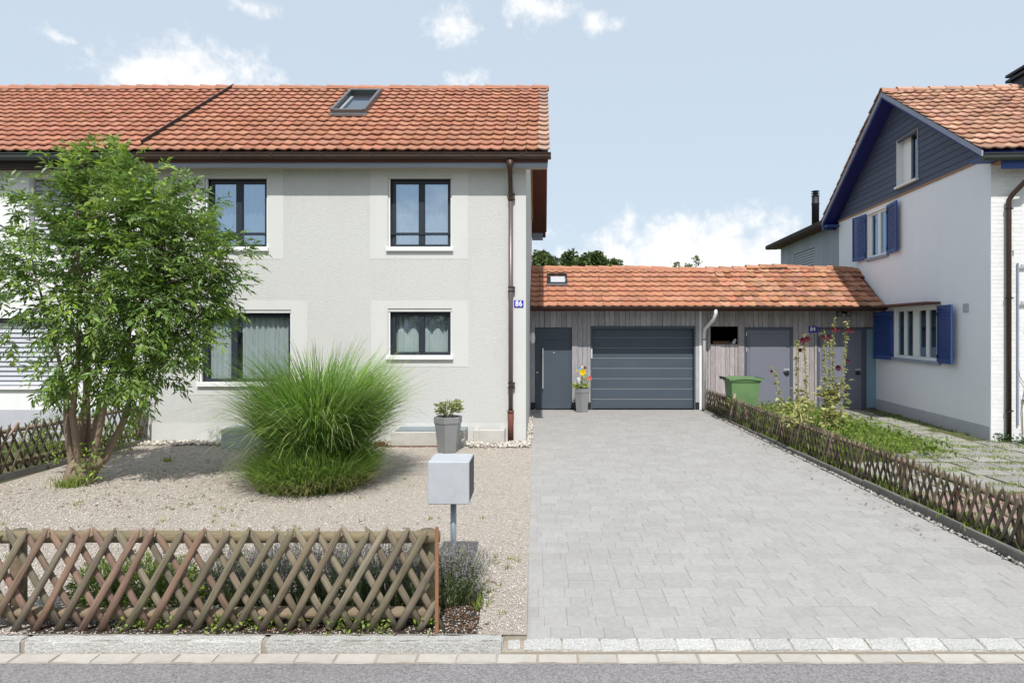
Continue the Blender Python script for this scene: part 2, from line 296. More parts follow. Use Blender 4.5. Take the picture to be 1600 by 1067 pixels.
class MB:
    def __init__(s): s.v = []; s.f = []; s.m = []
    def poly(s, pts, mi=0):
        b = len(s.v); s.v += [tuple(p) for p in pts]; s.f.append(tuple(range(b, b + len(pts)))); s.m.append(mi); return s
    def box(s, x0, x1, y0, y1, z0, z1, mi=0):
        b = len(s.v); s.v += [(x, y, z) for z in (z0, z1) for y in (y0, y1) for x in (x0, x1)]
        for q in ((0, 2, 3, 1), (4, 5, 7, 6), (0, 1, 5, 4), (2, 6, 7, 3), (0, 4, 6, 2), (1, 3, 7, 5)):
            s.f.append(tuple(b + i for i in q)); s.m.append(mi)
        return s
    def bbox(s, x0, x1, y0, y1, z0, z1, c=.004, mi=0):
        """box with bevelled edges"""
        bm = bmesh.new(); bmesh.ops.create_cube(bm, size=1)
        for v in bm.verts: v.co = Vector((x0 + (v.co.x + .5) * (x1 - x0), y0 + (v.co.y + .5) * (y1 - y0), z0 + (v.co.z + .5) * (z1 - z0)))
        bmesh.ops.bevel(bm, geom=bm.edges[:], offset=c, segments=1, affect='EDGES')
        bm.verts.index_update(); b = len(s.v); s.v += [tuple(v.co) for v in bm.verts]
        for f in bm.faces: s.f.append(tuple(b + v.index for v in f.verts)); s.m.append(mi)
        bm.free(); return s
    def tube(s, pts, rad, n=8, cap=True, mi=0):
        pts = [Vector(p) for p in pts]; rad = rad if isinstance(rad, (list, tuple)) else [rad] * len(pts)
        rings = []; up = None
        for i, p in enumerate(pts):
            d = (pts[min(i + 1, len(pts) - 1)] - pts[max(i - 1, 0)]).normalized()
            if up is None:
                up = d.orthogonal().normalized()
            up = (up - d * up.dot(d)).normalized(); sd = d.cross(up)
            b = len(s.v); rings.append(b)
            for k in range(n):
                a = 2 * math.pi * k / n; s.v.append(tuple(p + (up * math.cos(a) + sd * math.sin(a)) * rad[i]))
        for i in range(len(pts) - 1):
            for k in range(n):
                s.f.append((rings[i] + k, rings[i] + (k + 1) % n, rings[i + 1] + (k + 1) % n, rings[i + 1] + k)); s.m.append(mi)
        if cap:
            s.f.append(tuple(rings[0] + k for k in range(n))[::-1]); s.m.append(mi); s.f.append(tuple(rings[-1] + k for k in range(n))); s.m.append(mi)
        return s
    def lathe(s, prof, n=6, c=(0, 0), a0=0, mi=0):
        b = len(s.v)
        for r, z in prof:
            for k in range(n):
                a = a0 + 2 * math.pi * k / n; s.v.append((c[0] + r * math.cos(a), c[1] + r * math.sin(a), z))
        for i in range(len(prof) - 1):
            for k in range(n):
                s.f.append((b + i * n + k, b + i * n + (k + 1) % n, b + (i + 1) * n + (k + 1) % n, b + (i + 1) * n + k)); s.m.append(mi)
        s.f.append(tuple(b + k for k in range(n))[::-1]); s.m.append(mi)
        s.f.append(tuple(b + (len(prof) - 1) * n + k for k in range(n))); s.m.append(mi)
        return s
    def mesh(s, name, mats, smooth=False):
        me = bpy.data.meshes.new(name); me.from_pydata(s.v, [], s.f)
        mats = mats if isinstance(mats, (list, tuple)) else [mats]
        for m in mats: me.materials.append(M[m] if isinstance(m, str) else m)
        me.polygons.foreach_set('material_index', s.m)
        if smooth: me.polygons.foreach_set('use_smooth', [True] * len(s.f))
        me.update(); return me
    def build(s, name, mats, parent=None, loc=None, rot=None, smooth=False):
        """vertices are in the coordinates of (loc, rot); default: world, or the parent's frame when loc == 'p'"""
        o = bpy.data.objects.new(name, s.mesh(name, mats, smooth))
        if loc == 'p': return place(o, parent, mw=world(parent).copy())
        return place(o, parent, loc, rot)
def inst(name, me, parent, mw):
    return place(bpy.data.objects.new(name, me), parent, mw=mw)
def frame_mw(o, x, y, z):
    """matrix from column axes and origin"""
    return Matrix(((x[0], y[0], z[0], o[0]), (x[1], y[1], z[1], o[1]), (x[2], y[2], z[2], o[2]), (0, 0, 0, 1)))

def holed_wall(mb, x0, x1, z0, z1, y, holes, depth=.14, mi=0, mi_rev=None):
    """wall sheet facing -y with rectangular openings and reveals going to y+depth"""
    xs = sorted({x0, x1, *[h[0] for h in holes], *[h[1] for h in holes]}); zs = sorted({z0, z1, *[h[2] for h in holes], *[h[3] for h in holes]})
    for i in range(len(xs) - 1):
        for j in range(len(zs) - 1):
            cx, cz = (xs[i] + xs[i + 1]) / 2, (zs[j] + zs[j + 1]) / 2
            if any(h[0] < cx < h[1] and h[2] < cz < h[3] for h in holes): continue
            a, b, c, d = xs[i], xs[i + 1], zs[j], zs[j + 1]
            mb.poly([(a, y, c), (b, y, c), (b, y, d), (a, y, d)], mi)
    r = mi if mi_rev is None else mi_rev
    for a, b, c, d in holes:
        e = y + depth
        mb.poly([(a, y, c), (a, y, d), (a, e, d), (a, e, c)], r); mb.poly([(b, y, c), (b, e, c), (b, e, d), (b, y, d)], r)
        mb.poly([(a, y, d), (b, y, d), (b, e, d), (a, e, d)], r); mb.poly([(a, y, c), (a, e, c), (b, e, c), (b, y, c)], r)
    return mb

# ---- leaves and blades (numpy)
def unit(a): return a / (np.linalg.norm(a, axis=-1, keepdims=True) + 1e-9)
def leaf_arrays(B, Dr, L, Wd, droop=.15, up=None):
    n = len(B); Dr = unit(Dr)
    if up is None: up = np.tile(np.array([0, 0, 1.0]), (n, 1)) + rng.normal(0, .5, (n, 3))
    sd = unit(np.cross(Dr, up)); nm = np.cross(sd, Dr)
    L = np.asarray(L).reshape(-1, 1); Wd = np.asarray(Wd).reshape(-1, 1)
    m = B + Dr * L * .45
    V = np.stack([B, m + sd * Wd * .5 + nm * Wd * .12, B + Dr * L - np.array([0, 0, 1.0]) * L * droop, m - sd * Wd * .5 + nm * Wd * .12], 1).reshape(-1, 3)
    return V, np.arange(n * 4).reshape(n, 4)
def leaf_obj(name, parts, parent, kind=None, smooth=False):
    """parts: list of (V, F, material)"""
    off = 0; Vs, Fs, ms, mats = [], [], [], []
    for i, (V, Fc, m) in enumerate(parts):
        Vs.append(V); Fs.append(Fc + off); ms.append(np.full(len(Fc), i)); mats.append(M[m]); off += len(V)
    me = np_mesh(name, np.concatenate(Vs), np.concatenate(Fs), mats, smooth, np.concatenate(ms))
    o = bpy.data.objects.new(name, me); place(o, parent)
    if kind: o['kind'] = kind
    return o
def blades(base, ang, length, lean, width, segs=6, curl=1.6, taper=.9):
    """arching grass blades: each starts upright and bends outwards; returns quads"""
    n = len(base); t = np.linspace(0, 1, segs + 1)
    th = lean[:, None] + (curl if np.ndim(curl) else np.full(n, curl))[:, None] * t[None, :] ** 1.6      # angle from the vertical
    ds = length[:, None] / segs
    hx = np.cumsum(np.concatenate([np.zeros((n, 1)), (np.sin(th[:, :-1]) * ds)], 1), 1); hz = np.cumsum(np.concatenate([np.zeros((n, 1)), (np.cos(th[:, :-1]) * ds)], 1), 1)
    ca, sa = np.cos(ang)[:, None], np.sin(ang)[:, None]
    C = np.stack([base[:, 0:1] + hx * ca, base[:, 1:2] + hx * sa, base[:, 2:3] + hz], -1)
    sd = np.stack([-np.sin(ang + .6), np.cos(ang + .6), np.zeros(n)], -1)[:, None, :]
    w = (width[:, None] * (1 - taper * t[None, :] ** 2))[..., None] * .5
    V = np.stack([C - sd * w, C + sd * w], 2).reshape(-1, 3)
    idx = (np.arange(n)[:, None] * (segs + 1) + np.arange(segs)[None, :]).reshape(-1, 1) * 2
    Fc = np.concatenate([idx, idx + 1, idx + 3, idx + 2], 1)
    return V, Fc
def pebbles(P0, rad, flat=.6):
    n = len(P0); base = np.array([(1, 0, 0), (-1, 0, 0), (0, 1, 0), (0, -1, 0), (0, 0, 1), (0, 0, -.6)], float)
    s = rad[:, None, None] * (1 + rng.normal(0, .18, (n, 6, 1))); a = rng.uniform(0, 6.28, n)
    V = base[None] * s * np.array([1, 1, 1.0]); V[:, :, 0] *= rng.uniform(.8, 1.35, (n, 1)); V[:, :, 2] *= flat
    x = V[:, :, 0] * np.cos(a)[:, None] - V[:, :, 1] * np.sin(a)[:, None]; y = V[:, :, 0] * np.sin(a)[:, None] + V[:, :, 1] * np.cos(a)[:, None]
    tl = rng.normal(0, .4, (n, 1)); V = np.stack([x, y, V[:, :, 2] + x * tl], -1) + P0[:, None, :]
    fq = np.array([(0, 2, 4), (2, 1, 4), (1, 3, 4), (3, 0, 4), (2, 0, 5), (1, 2, 5), (3, 1, 5), (0, 3, 5)])
    return V.reshape(-1, 3), (np.arange(n)[:, None, None] * 6 + fq[None]).reshape(-1, 3)
def stone_mesh(name, r, m):
    """one rounded cobble"""
    bm = bmesh.new(); bmesh.ops.create_icosphere(bm, subdivisions=1, radius=r)
    for v in bm.verts: v.co *= random.uniform(.8, 1.15); v.co.z *= .6
    me = bpy.data.meshes.new(name); bm.to_mesh(me); bm.free(); me.materials.append(m)
    for p in me.polygons: p.use_smooth = True
    return me
#SPLIT_STRUCTURE
# ================================================================== SETTING
def sheet(name, pts, m, label, z=0.0, cat='ground'):
    o = MB().poly([(x, y, z) for x, y in pts]).build(name, m); return tag(o, label, cat, kind='structure')
XL = lambda Y: -.1 - .0105 * (Y - 4.5)           # driveway edges
XR = lambda Y: 4.02 - .0155 * (Y - 5.7)
def sstep(a, b, t): t = min(1, max(0, (t - a) / (b - a))); return t * t * (3 - 2 * t)
ZD = lambda Y: -.035 * (1 - sstep(4.4, 5.8, Y))
sheet('ground', [(-900, -300), (900, -300), (900, 1500), (-900, 1500)], 'lawn', 'wide green ground reaching the horizon behind the houses', -.16)
sheet('road', [(-60, -3.2), (60, -3.2), (60, 4.27), (-60, 4.27)], 'asphalt', 'grey asphalt road along the bottom of the picture', -.085, 'road')
def rough_block(x0, x1, y0, y1, z0, z1, m, jit=.006, nx=8, ny=3, nz=3, chamfer=.012):
    bm = bmesh.new(); bmesh.ops.create_cube(bm, size=1)
    for v in bm.verts: v.co = Vector((x0 + (v.co.x + .5) * (x1 - x0), y0 + (v.co.y + .5) * (y1 - y0), z0 + (v.co.z + .5) * (z1 - z0)))
    bmesh.ops.bevel(bm, geom=bm.edges[:], offset=chamfer, segments=2, affect='EDGES')
    ed = [e for e in bm.edges if e.calc_length() > .06 and abs(e.verts[0].co.x - e.verts[1].co.x) > .05]
    bmesh.ops.subdivide_edges(bm, edges=ed, cuts=nx, use_grid_fill=True)
    for v in bm.verts: v.co += Vector((random.gauss(0, jit * .3), random.gauss(0, jit), random.gauss(0, jit * .5)))
    me = bpy.data.meshes.new('block'); bm.to_mesh(me); bm.free(); me.materials.append(M[m]); return me
kerb = tag(MB().poly([(-.256, 4.362, -.068), (6, 4.362, -.068), (6, 4.492, -.040), (-.256, 4.492, -.040)]).poly([(-.256, 4.362, -.2), (6, 4.362, -.2), (6, 4.362, -.068), (-.256, 4.362, -.068)]).box(-.256, XL(4.48), 4.466, 4.49, -.068, -.004).box(-40, -.256, 4.38, 4.452, -.2, -.012).build('kerb', 'mortar'), 'kerb', 'kerb', kind='structure')
kerb['label'] = 'pale rough granite kerb running along the front of the garden fence'
for a, b in ((-1.775, -.25), (-3.32, -1.785), (-4.9, -3.33), (-6.5, -4.91)):
    inst('kerb_stone', rough_block(a, b, 4.37, 4.46, -.12, .0, 'granite', .0022, nx=26), kerb, Matrix.Identity(4))
x = -.232
sm = [rough_block(-.1222, .1222, -.062, .062, -.08, 0, 'granite', .0025, nx=4, chamfer=.006) for _ in range(4)]
sh = rough_block(-.05, .05, -.062, .062, -.08, 0, 'granite', .003, nx=2)
tilt = Matrix.Rotation(R(11), 4, 'X')
inst('kerb_stone', sh, kerb, Matrix.Translation((-.18, 4.426, -.046)) @ tilt)
for i in range(18):
    inst('kerb_stone', sm[i % 4], kerb, Matrix.Translation((0.003 + i * .2475 + random.uniform(-.004, .004), 4.426 + random.uniform(-.002, .002), -.046 + random.uniform(-.004, .004))) @ tilt @ Matrix.Rotation(random.choice((0, math.pi)) + random.uniform(-.012, .012), 4, 'Z'))
gut = tag(sheet('road_gutter', [(-40, 4.24), (40, 4.24), (40, 4.375), (-40, 4.375)], 'mortar', 'row of flat stone slabs between the kerb and the asphalt', -.083), cat='gutter')
gm = [rough_block(-.124, .124, -.056, .056, -.05, 0, 'gutter_stone', .0015, nx=2, chamfer=.006) for _ in range(3)]
for i in range(32):
    inst('gutter_slab', gm[i % 3], gut, Matrix.Translation((-3.95 + i * .253 + random.uniform(-.005, .005), 4.30, -.0765 + random.uniform(-.002, .002))))

# gravel garden bed
gr = tag(sheet('gravel_bed', [(-6.95, 4.455), (XL(4.455), 4.455), (XL(16.6), 16.6), (-.3, 16.6), (-.3, 12.0), (-6.95, 12.0)], 'gravel', 'beige gravel bed covering the front garden of the grey house', 0.0), cat='gravel')
def scat(n, x0, x1, y0, y1): return np.stack([rng.uniform(x0, x1, n), rng.uniform(y0, y1, n), np.zeros(n)], -1)
pts = scat(190000, -6.9, -.12, 4.46, 11.9); pts = pts[rng.random(len(pts)) < (4.46 / pts[:, 1]) ** 1.7]
pts = pts[(pts[:, 0] > -pts[:, 1] * .80 - .1) & (pts[:, 0] < -.1 - .0105 * (pts[:, 1] - 4.5) - .01)]
V, Fc = pebbles(pts + [0, 0, .003], rng.uniform(.0045, .0105, len(pts)) * (1 + (pts[:, 1] - 4.5) * .06))
o = leaf_obj('gravel_stones', [(V, Fc, 'pebble')], gr, 'stuff')
def river(n, x0, x1, y0, y1, r0=.02, r1=.05, m='cobble', z=.012): 
    p = scat(n, x0, x1, y0, y1); p[:, 2] = z + rng.uniform(0, .018, n); V, Fc = pebbles(p, rng.uniform(r0, r1, n), .7); return V, Fc, m
leaf_obj('river_cobbles', [river(260, -1.25, -.2, 11.35, 11.93), river(900, -6.85, -1.1, 11.55, 11.95), river(230, -.275, -.19, 11.6, 15.4, .014, .028), river(120, -.275, -.16, 12, 16.5, .012, .025)], gr, 'stuff')
# dry leaves and small weeds lying about on the gravel
p = np.concatenate([scat(260, -6.6, -3.2, 7.4, 9.6), scat(120, -5.2, -1.0, 5.4, 8), scat(60, -6.6, -4, 9.5, 11.3), scat(50, -1.7, -.3, 4.6, 5.4), scat(70, 3.55, 3.9, 6, 14)]); p[:, 2] = .014
V, Fc = leaf_arrays(p, rng.normal(0, 1, (len(p), 3)) * [1, 1, .12], rng.uniform(.03, .075, len(p)), rng.uniform(.012, .03, len(p)), 0, np.tile([0, 0, 1.0], (len(p), 1)) + rng.normal(0, .15, (len(p), 3)))
leaf_obj('fallen_leaves', [(V, Fc, 'dry_leaf')], gr, 'stuff')
def tufts(centers, n, r, h, m, wd=.006, curl=.9):
    B, A, Ln, Le, Wd = [], [], [], [], []
    for c in centers:
        k = n if not hasattr(n, '__len__') else n[0]
        B.append(np.stack([c[0] + rng.normal(0, r, k), c[1] + rng.normal(0, r, k), np.full(k, c[2] if len(c) > 2 else 0.0)], -1)); A.append(rng.uniform(0, 6.28, k)); Ln.append(rng.uniform(.4, 1, k) * h); Le.append(rng.uniform(0, .6, k)); Wd.append(np.full(k, wd))
    V, Fc = blades(np.concatenate(B), np.concatenate(A), np.concatenate(Ln), np.concatenate(Le), np.concatenate(Wd), 3, curl); return V, Fc, m
spots = [(random.uniform(-5.8, -.4), random.uniform(5.1, 9.2)) for _ in range(46)] + [(random.uniform(-.9, -.2), random.uniform(4.7, 6.2)) for _ in range(16)]
leaf_obj('gravel_weeds', [tufts(spots, 9, .018, .06, 'weed', .008), tufts([(-5.6, 10.2), (-.45, 4.9), (-.62, 5.0)], 50, .035, .12, 'weed', .009)], gr, 'stuff')

# driveway: pavers in running bond
dw = MB()
ys = [4.47 + i * .35 for i in range(5)] + [6.2, 16.7]
for a, b in zip(ys, ys[1:]): dw.poly([(XL(a), a, ZD(a) - .005), (XR(a), a, ZD(a) - .005), (XR(b), b, ZD(b) - .005), (XL(b), b, ZD(b) - .005)])
drive = tag(dw.build('driveway', 'joint'), 'light grey paved driveway leading up to the garage', 'driveway', kind='structure')
RW, PW = .158, (.158, .198, .238)
def paver_mb(w):
    return MB().bbox(-w / 2 + .0006, w / 2 - .0006, -RW / 2 + .0012, RW / 2 - .0012, -.05, 0, .0017)
pmesh = [paver_mb(w).mesh('paver', 'paver') for w in PW]
pv, pf = [], []; slots = []
Y = 4.49; row = 0
while Y + RW < 16.68:
    yc = Y + RW / 2; x, xe = XL(yc), XR(yc)
    first = random.choice((.08, .12, .16))
    k = random.choice((0, 1, 2)); x0 = x
    while x0 < xe - .03:
        w = first if x0 == x else PW[random.choice((0, 1, 1, 1, 2))]
        if x0 + w > xe: w = xe - x0
        slots.append((x0 + w / 2, yc, w)); x0 += w
    Y += RW; row += 1
ang = -.012
seen = [s for s in slots if s[0] - .1 < (1600 - VX) / F * s[1] and s[2] in PW]
chosen = set(id(s) for s in seen[:300])
for s in slots:
    x, y, w = s
    mw = Matrix.Translation((x, y, ZD(y) + random.uniform(-.0015, .0015))) @ Matrix.Rotation(-.001 + random.uniform(-.004, .004), 4, 'Z') @ Matrix.Rotation(math.atan2(ZD(y + .08) - ZD(y - .08), .16) + random.uniform(-.006, .006), 4, 'X')
    if id(s) in chosen: inst('paver', pmesh[PW.index(w)], drive, mw)
    else:
        t = paver_mb(max(w, .02)); b = len(pv); pv += [tuple(mw @ Vector(v)) for v in t.v]; pf += [tuple(b + i for i in f) for f in t.f]
me = bpy.data.meshes.new('far_pavers'); me.from_pydata(pv, [], pf); me.materials.append(M['paver'])
o = bpy.data.objects.new('far_pavers', me); place(o, drive); o['kind'] = 'stuff'

# neighbour's ground left and the garden on the right
sheet('neighbour_lawn', [(-30, 4.46), (-6.96, 4.46), (-6.96, 12.0), (-30, 12.0)], 'moss', 'rough green ground behind the lattice fence beside the tree', .002)
rg = tag(sheet('garden_ground', [(XR(4.46) + .06, 4.46), (30, 4.46), (30, 16.7), (XR(16.7) + .06, 16.7)], 'moss', 'mossy garden ground between the long lattice fence and the blue-shuttered house', .02), cat='ground')
vsl, fsl = [], []
fmesh = {}
def flag_mesh(i, pink):
    k = (i, pink)
    if k not in fmesh: fmesh[k] = MB().bbox(-.24, .24, -.19 - .03 * i, .19 + .03 * i, -.05, 0, .008).mesh('flagstone', 'flag_pink' if pink else 'flag')
    return fmesh[k]
yy = 4.7; rows = 0
while yy < 16.5:
    i = rows % 2; hgt = .38 + .06 * i + .035
    xx = 4.45 + random.uniform(0, .3)
    while xx < 9.0:
        wall_x = 7.82 + (yy - 11.9) * .0718
        veg = (4.2 < xx < 6.15 - max(0, 11.6 - yy) * .8 and yy > 9.8)
        if not veg and not (yy > 11.7 and xx > wall_x - .26):
            pink = 4.4 < xx < 5.9 and 6.9 < yy < 8.3
            inst('flagstone', flag_mesh(i, pink), rg, Matrix.Translation((xx, yy, .036 + random.uniform(-.006, .006))) @ Matrix.Rotation(random.uniform(-.02, .02), 4, 'Z') @ Matrix.Rotation(random.uniform(-.012, .012), 4, 'X'))
        xx += .48 + random.uniform(.03, .07)
    yy += hgt + .02; rows += 1
# grass and moss growing in the joints, weeds along the fence
c = []
for _ in range(800):
    y = random.uniform(6, 16); x = random.uniform(4.3, 8.2)
    c.append((x, round(y / .45) * .45 + random.gauss(0, .03), .03))
c2 = [(random.uniform(4.2, 6.2 - max(0, 11.4 - y) * .9), y, .02) for y in [random.uniform(10.0, 16.2) for _ in range(330)]]
c3 = [(random.uniform(5.6, 6.35), random.uniform(10.8, 14.6), .02) for _ in range(150)]
n = 3600
B = np.stack([rng.uniform(4.2, 6.2, n), rng.uniform(10.2, 16.2, n), rng.uniform(.03, .30, n)], -1)
V1, F1 = leaf_arrays(B, rng.normal(0, 1, (n, 3)) + [0, -.3, .3], rng.uniform(.05, .11, n), rng.uniform(.03, .06, n))
c4 = [(XR(y) + random.uniform(.12, .3), y, .06) for y in [random.uniform(5.3, 16) for _ in range(200)]]
leaf_obj('garden_weeds', [tufts(c, 18, .075, .06, 'weed', .009), tufts(c2, 26, .06, .34, 'weed', .010), tufts(c3, 30, .06, .20, 'weed', .010), (V1, F1, 'leaf_bush'), tufts(c4, 16, .04, .15, 'weed', .008)], rg, 'stuff')
#SPLIT_HOUSES
# ================================================================== HOUSES
def tile_geo(w, ln, h=.0095, th=.024, nx=8, zl=.062, zu=.018, g=.004):
    V, Fc = [], []
    for i in range(nx + 1):
        t = i / nx; x = g / 2 + t * (w - g)
        p = h * (math.cos(2 * math.pi * (t - .06)) + .22 * math.cos(4 * math.pi * t)); bow = -.004 * math.sin(math.pi * t)
        V += [(x, bow, zl + p), (x, ln, zu + p), (x, bow + .004, zl + p - th)]
    for i in range(nx):
        a, b = 3 * i, 3 * i + 3
        Fc += [(a, b, b + 1, a + 1), (a + 2, b + 2, b, a)]
    Fc += [(0, 1, 2)]; e = 3 * nx; Fc += [(e, e + 2, e + 1)]
    return V, Fc
def tile_mesh(name, w, ln, m, **k):
    V, Fc = tile_geo(w, ln, **k); me = bpy.data.meshes.new(name); me.from_pydata(V, [], Fc); me.materials.append(M[m])
    me.polygons.foreach_set('use_smooth', [i % 2 == 0 for i in range(len(Fc))]); me.update(); return me
def lay_tiles(roof, O, U, S, count_u, courses, cw, ch, m, keep, lastcol=None, jit=.004, limit=290, pick=None, solo=lambda u, s: True):
    """tiles on a slope: O lower left corner, U along the eave, S up the slope (unit vectors); keep(u, s) says if a tile exists"""
    U, S, O = Vector(U), Vector(S), Vector(O); N = U.cross(S).normalized()
    base = tile_mesh('tile', cw, ch * 1.22, m); end = tile_mesh('tile', cw, ch * 1.22, lastcol) if lastcol else None
    pv, pf, n = [], [], 0; geo = tile_geo(cw, ch * 1.22)
    for j in range(courses):
        for i in range(count_u):
            u, s = i * cw, j * ch
            um = u + (cw * .5 if False else 0)
            mt = pick(um, s) if pick else None
            if not keep(um + cw / 2, s + ch / 2): continue
            o = O + U * um + S * s + U * random.gauss(0, jit * .5) + S * random.gauss(0, jit) + N * random.gauss(0, jit * .5)
            mw = frame_mw(o, U, S, N) @ Matrix.Rotation(random.gauss(0, jit * 2.2), 4, 'Z') @ Matrix.Rotation(random.gauss(0, jit * 2), 4, 'Y')
            if (n < limit and solo(um + cw / 2, s)) or (lastcol and i == count_u - 1):
                me = end if (lastcol and i == count_u - 1) else base
                inst('tile', me, roof, mw); n += 1
            else:
                b = len(pv); pv += [tuple(mw @ Vector(v)) for v in geo[0]]; pf += [tuple(b + q for q in f) for f in geo[1]]
    if pv:
        me = bpy.data.meshes.new('upper_tiles'); me.from_pydata(pv, [], pf); me.materials.append(M[m])
        o = bpy.data.objects.new('upper_tiles', me); place(o, roof); o['kind'] = 'stuff'
def ridge_mesh(name, ln, r, m, n=8):
    mb = MB(); 
    for i in range(n):
        a, b = math.pi * i / n, math.pi * (i + 1) / n
        for (x0, x1, q0, q1) in ((0, ln, r * 1.14, r * .90),):
            mb.poly([(x0, q0 * math.cos(a), q0 * math.sin(a)), (x0, q0 * math.cos(b), q0 * math.sin(b)), (x1, q1 * math.cos(b), q1 * math.sin(b)), (x1, q1 * math.cos(a), q1 * math.sin(a))][::-1])
        mb.poly([(0, r * 1.14 * math.cos(a), r * 1.14 * math.sin(a)), (0, r * 1.14 * math.cos(b), r * 1.14 * math.sin(b)), (0, r * .9 * math.cos(b), r * .9 * math.sin(b)), (0, r * .9 * math.cos(a), r * .9 * math.sin(a))])
    return mb.mesh(name, m)
def prism_x(mb, prof, x0, x1, mi=0):
    """extrude a (y, z) outline along x"""
    n = len(prof)
    mb.poly([(x0, y, z) for y, z in prof][::-1], mi); mb.poly([(x1, y, z) for y, z in prof], mi)
    for i in range(n):
        (a, b), (c, d) = prof[i], prof[(i + 1) % n]
        mb.poly([(x0, a, b), (x0, c, d), (x1, c, d), (x1, a, b)][::-1], mi)
    return mb
def u_gutter(name, x0, x1, yf, z0, z1, wd, m, parent, loc=None):
    prof = [(yf, z1)] + [(yf + wd / 2 - wd / 2 * math.cos(a), z0 + (wd / 2) * (1 - math.sin(a)) * .8) for a in np.linspace(0, math.pi, 9)] + [(yf + wd, z1), (yf + wd - .008, z1)] + \
           [(yf + wd / 2 + (wd / 2 - .008) * math.cos(a), z0 + .008 + (wd / 2) * (1 - math.sin(a)) * .8) for a in np.linspace(0, math.pi, 9)] + [(yf + .008, z1)]
    mb = MB(); n = len(prof)
    for i in range(n):
        (a, b), (c, d) = prof[i], prof[(i + 1) % n]
        mb.poly([(x0, a, b), (x0, c, d), (x1, c, d), (x1, a, b)][::-1])
    mb.box(x0 - .003, x0, yf, yf + wd, z0, z1); mb.box(x1, x1 + .003, yf, yf + wd, z0 + .01, z1)
    mb.tube([(x0, yf - .006, z1), (x1, yf - .006, z1)], .011, 6)
    return mb.build(name, m, parent, loc)

YH = 12.0
hx = lambda p: (p - VX) / F * YH
hz = lambda p: CH - (p - VY) / F * YH

# ---------------- grey house
h86 = empty('grey_house', (-3.6, YH, 0), 'pale grey rendered two-storey house with orange tiled roof and number 86', 'house')
W1 = (hx(320), hx(418), hz(386), hz(274)); W2 = (hx(606), hx(706), hz(386), hz(274))
W3 = (hx(311), hx(455), hz(597), hz(484)); W4 = (hx(606), hx(706), hz(555), hz(482))
X0, X1 = -6.93, -.28
w = MB(); holed_wall(w, X0, X1, -.1, 5.05, YH, [W1, W2, W3, W4], .16, 0, 1)
w.poly([(X1, 12, -.1), (X1, 18.8, -.1), (X1, 18.8, 5.0), (X1, 15.35, 7.13), (X1, 12, 5.05)], 1)
w.poly([(X0, 18.8, -.1), (X0, 12, -.1), (X0, 12, 5.05), (X0, 15.35, 7.13), (X0, 18.8, 5.0)], 1)
w.poly([(X1, 18.8, -.1), (X0, 18.8, -.1), (X0, 18.8, 5.0), (X1, 18.8, 5.0)], 1)
wall86 = w.build('wall', ['stucco', 'stucco_smooth'], h86)
def band(name, o, i, y, parent, m):
    """flat plaster band: outer rectangle o with the opening i left free"""
    mb = MB(); holed_wall(mb, o[0], o[1], o[2], o[3], y, [i] if i else [], .004)
    e = y + .004
    for a, b in (((o[0], o[2]), (o[1], o[2])), ((o[1], o[2]), (o[1], o[3])), ((o[1], o[3]), (o[0], o[3])), ((o[0], o[3]), (o[0], o[2]))):
        mb.poly([(a[0], y, a[1]), (a[0], e, a[1]), (b[0], e, b[1]), (b[0], y, b[1])])
    return mb.build(name, m, parent)
def grow(wn, l, r, b, t): return (wn[0] - l, wn[1] + r, wn[2] - b, wn[3] + t)
for wn, ob in ((W1, (hx(295), hx(443), hz(405), 4.98)), (W2, (hx(578), hx(731), hz(405), 4.98)), (W3, (hx(288), hx(480), hz(617), hz(470))), (W4, (hx(580), hx(732), hz(573), hz(470)))):
    band('window_surround', ob, wn, YH - .0035, wall86, 'stucco_smooth')
band('plinth_band', (X0, X1, -.05, hz(661)), None, YH - .003, wall86, 'stucco_smooth')
band('corner_band', (hx(803), X1, hz(661) + .003, 4.98), None, YH - .0028, wall86, 'stucco_smooth')

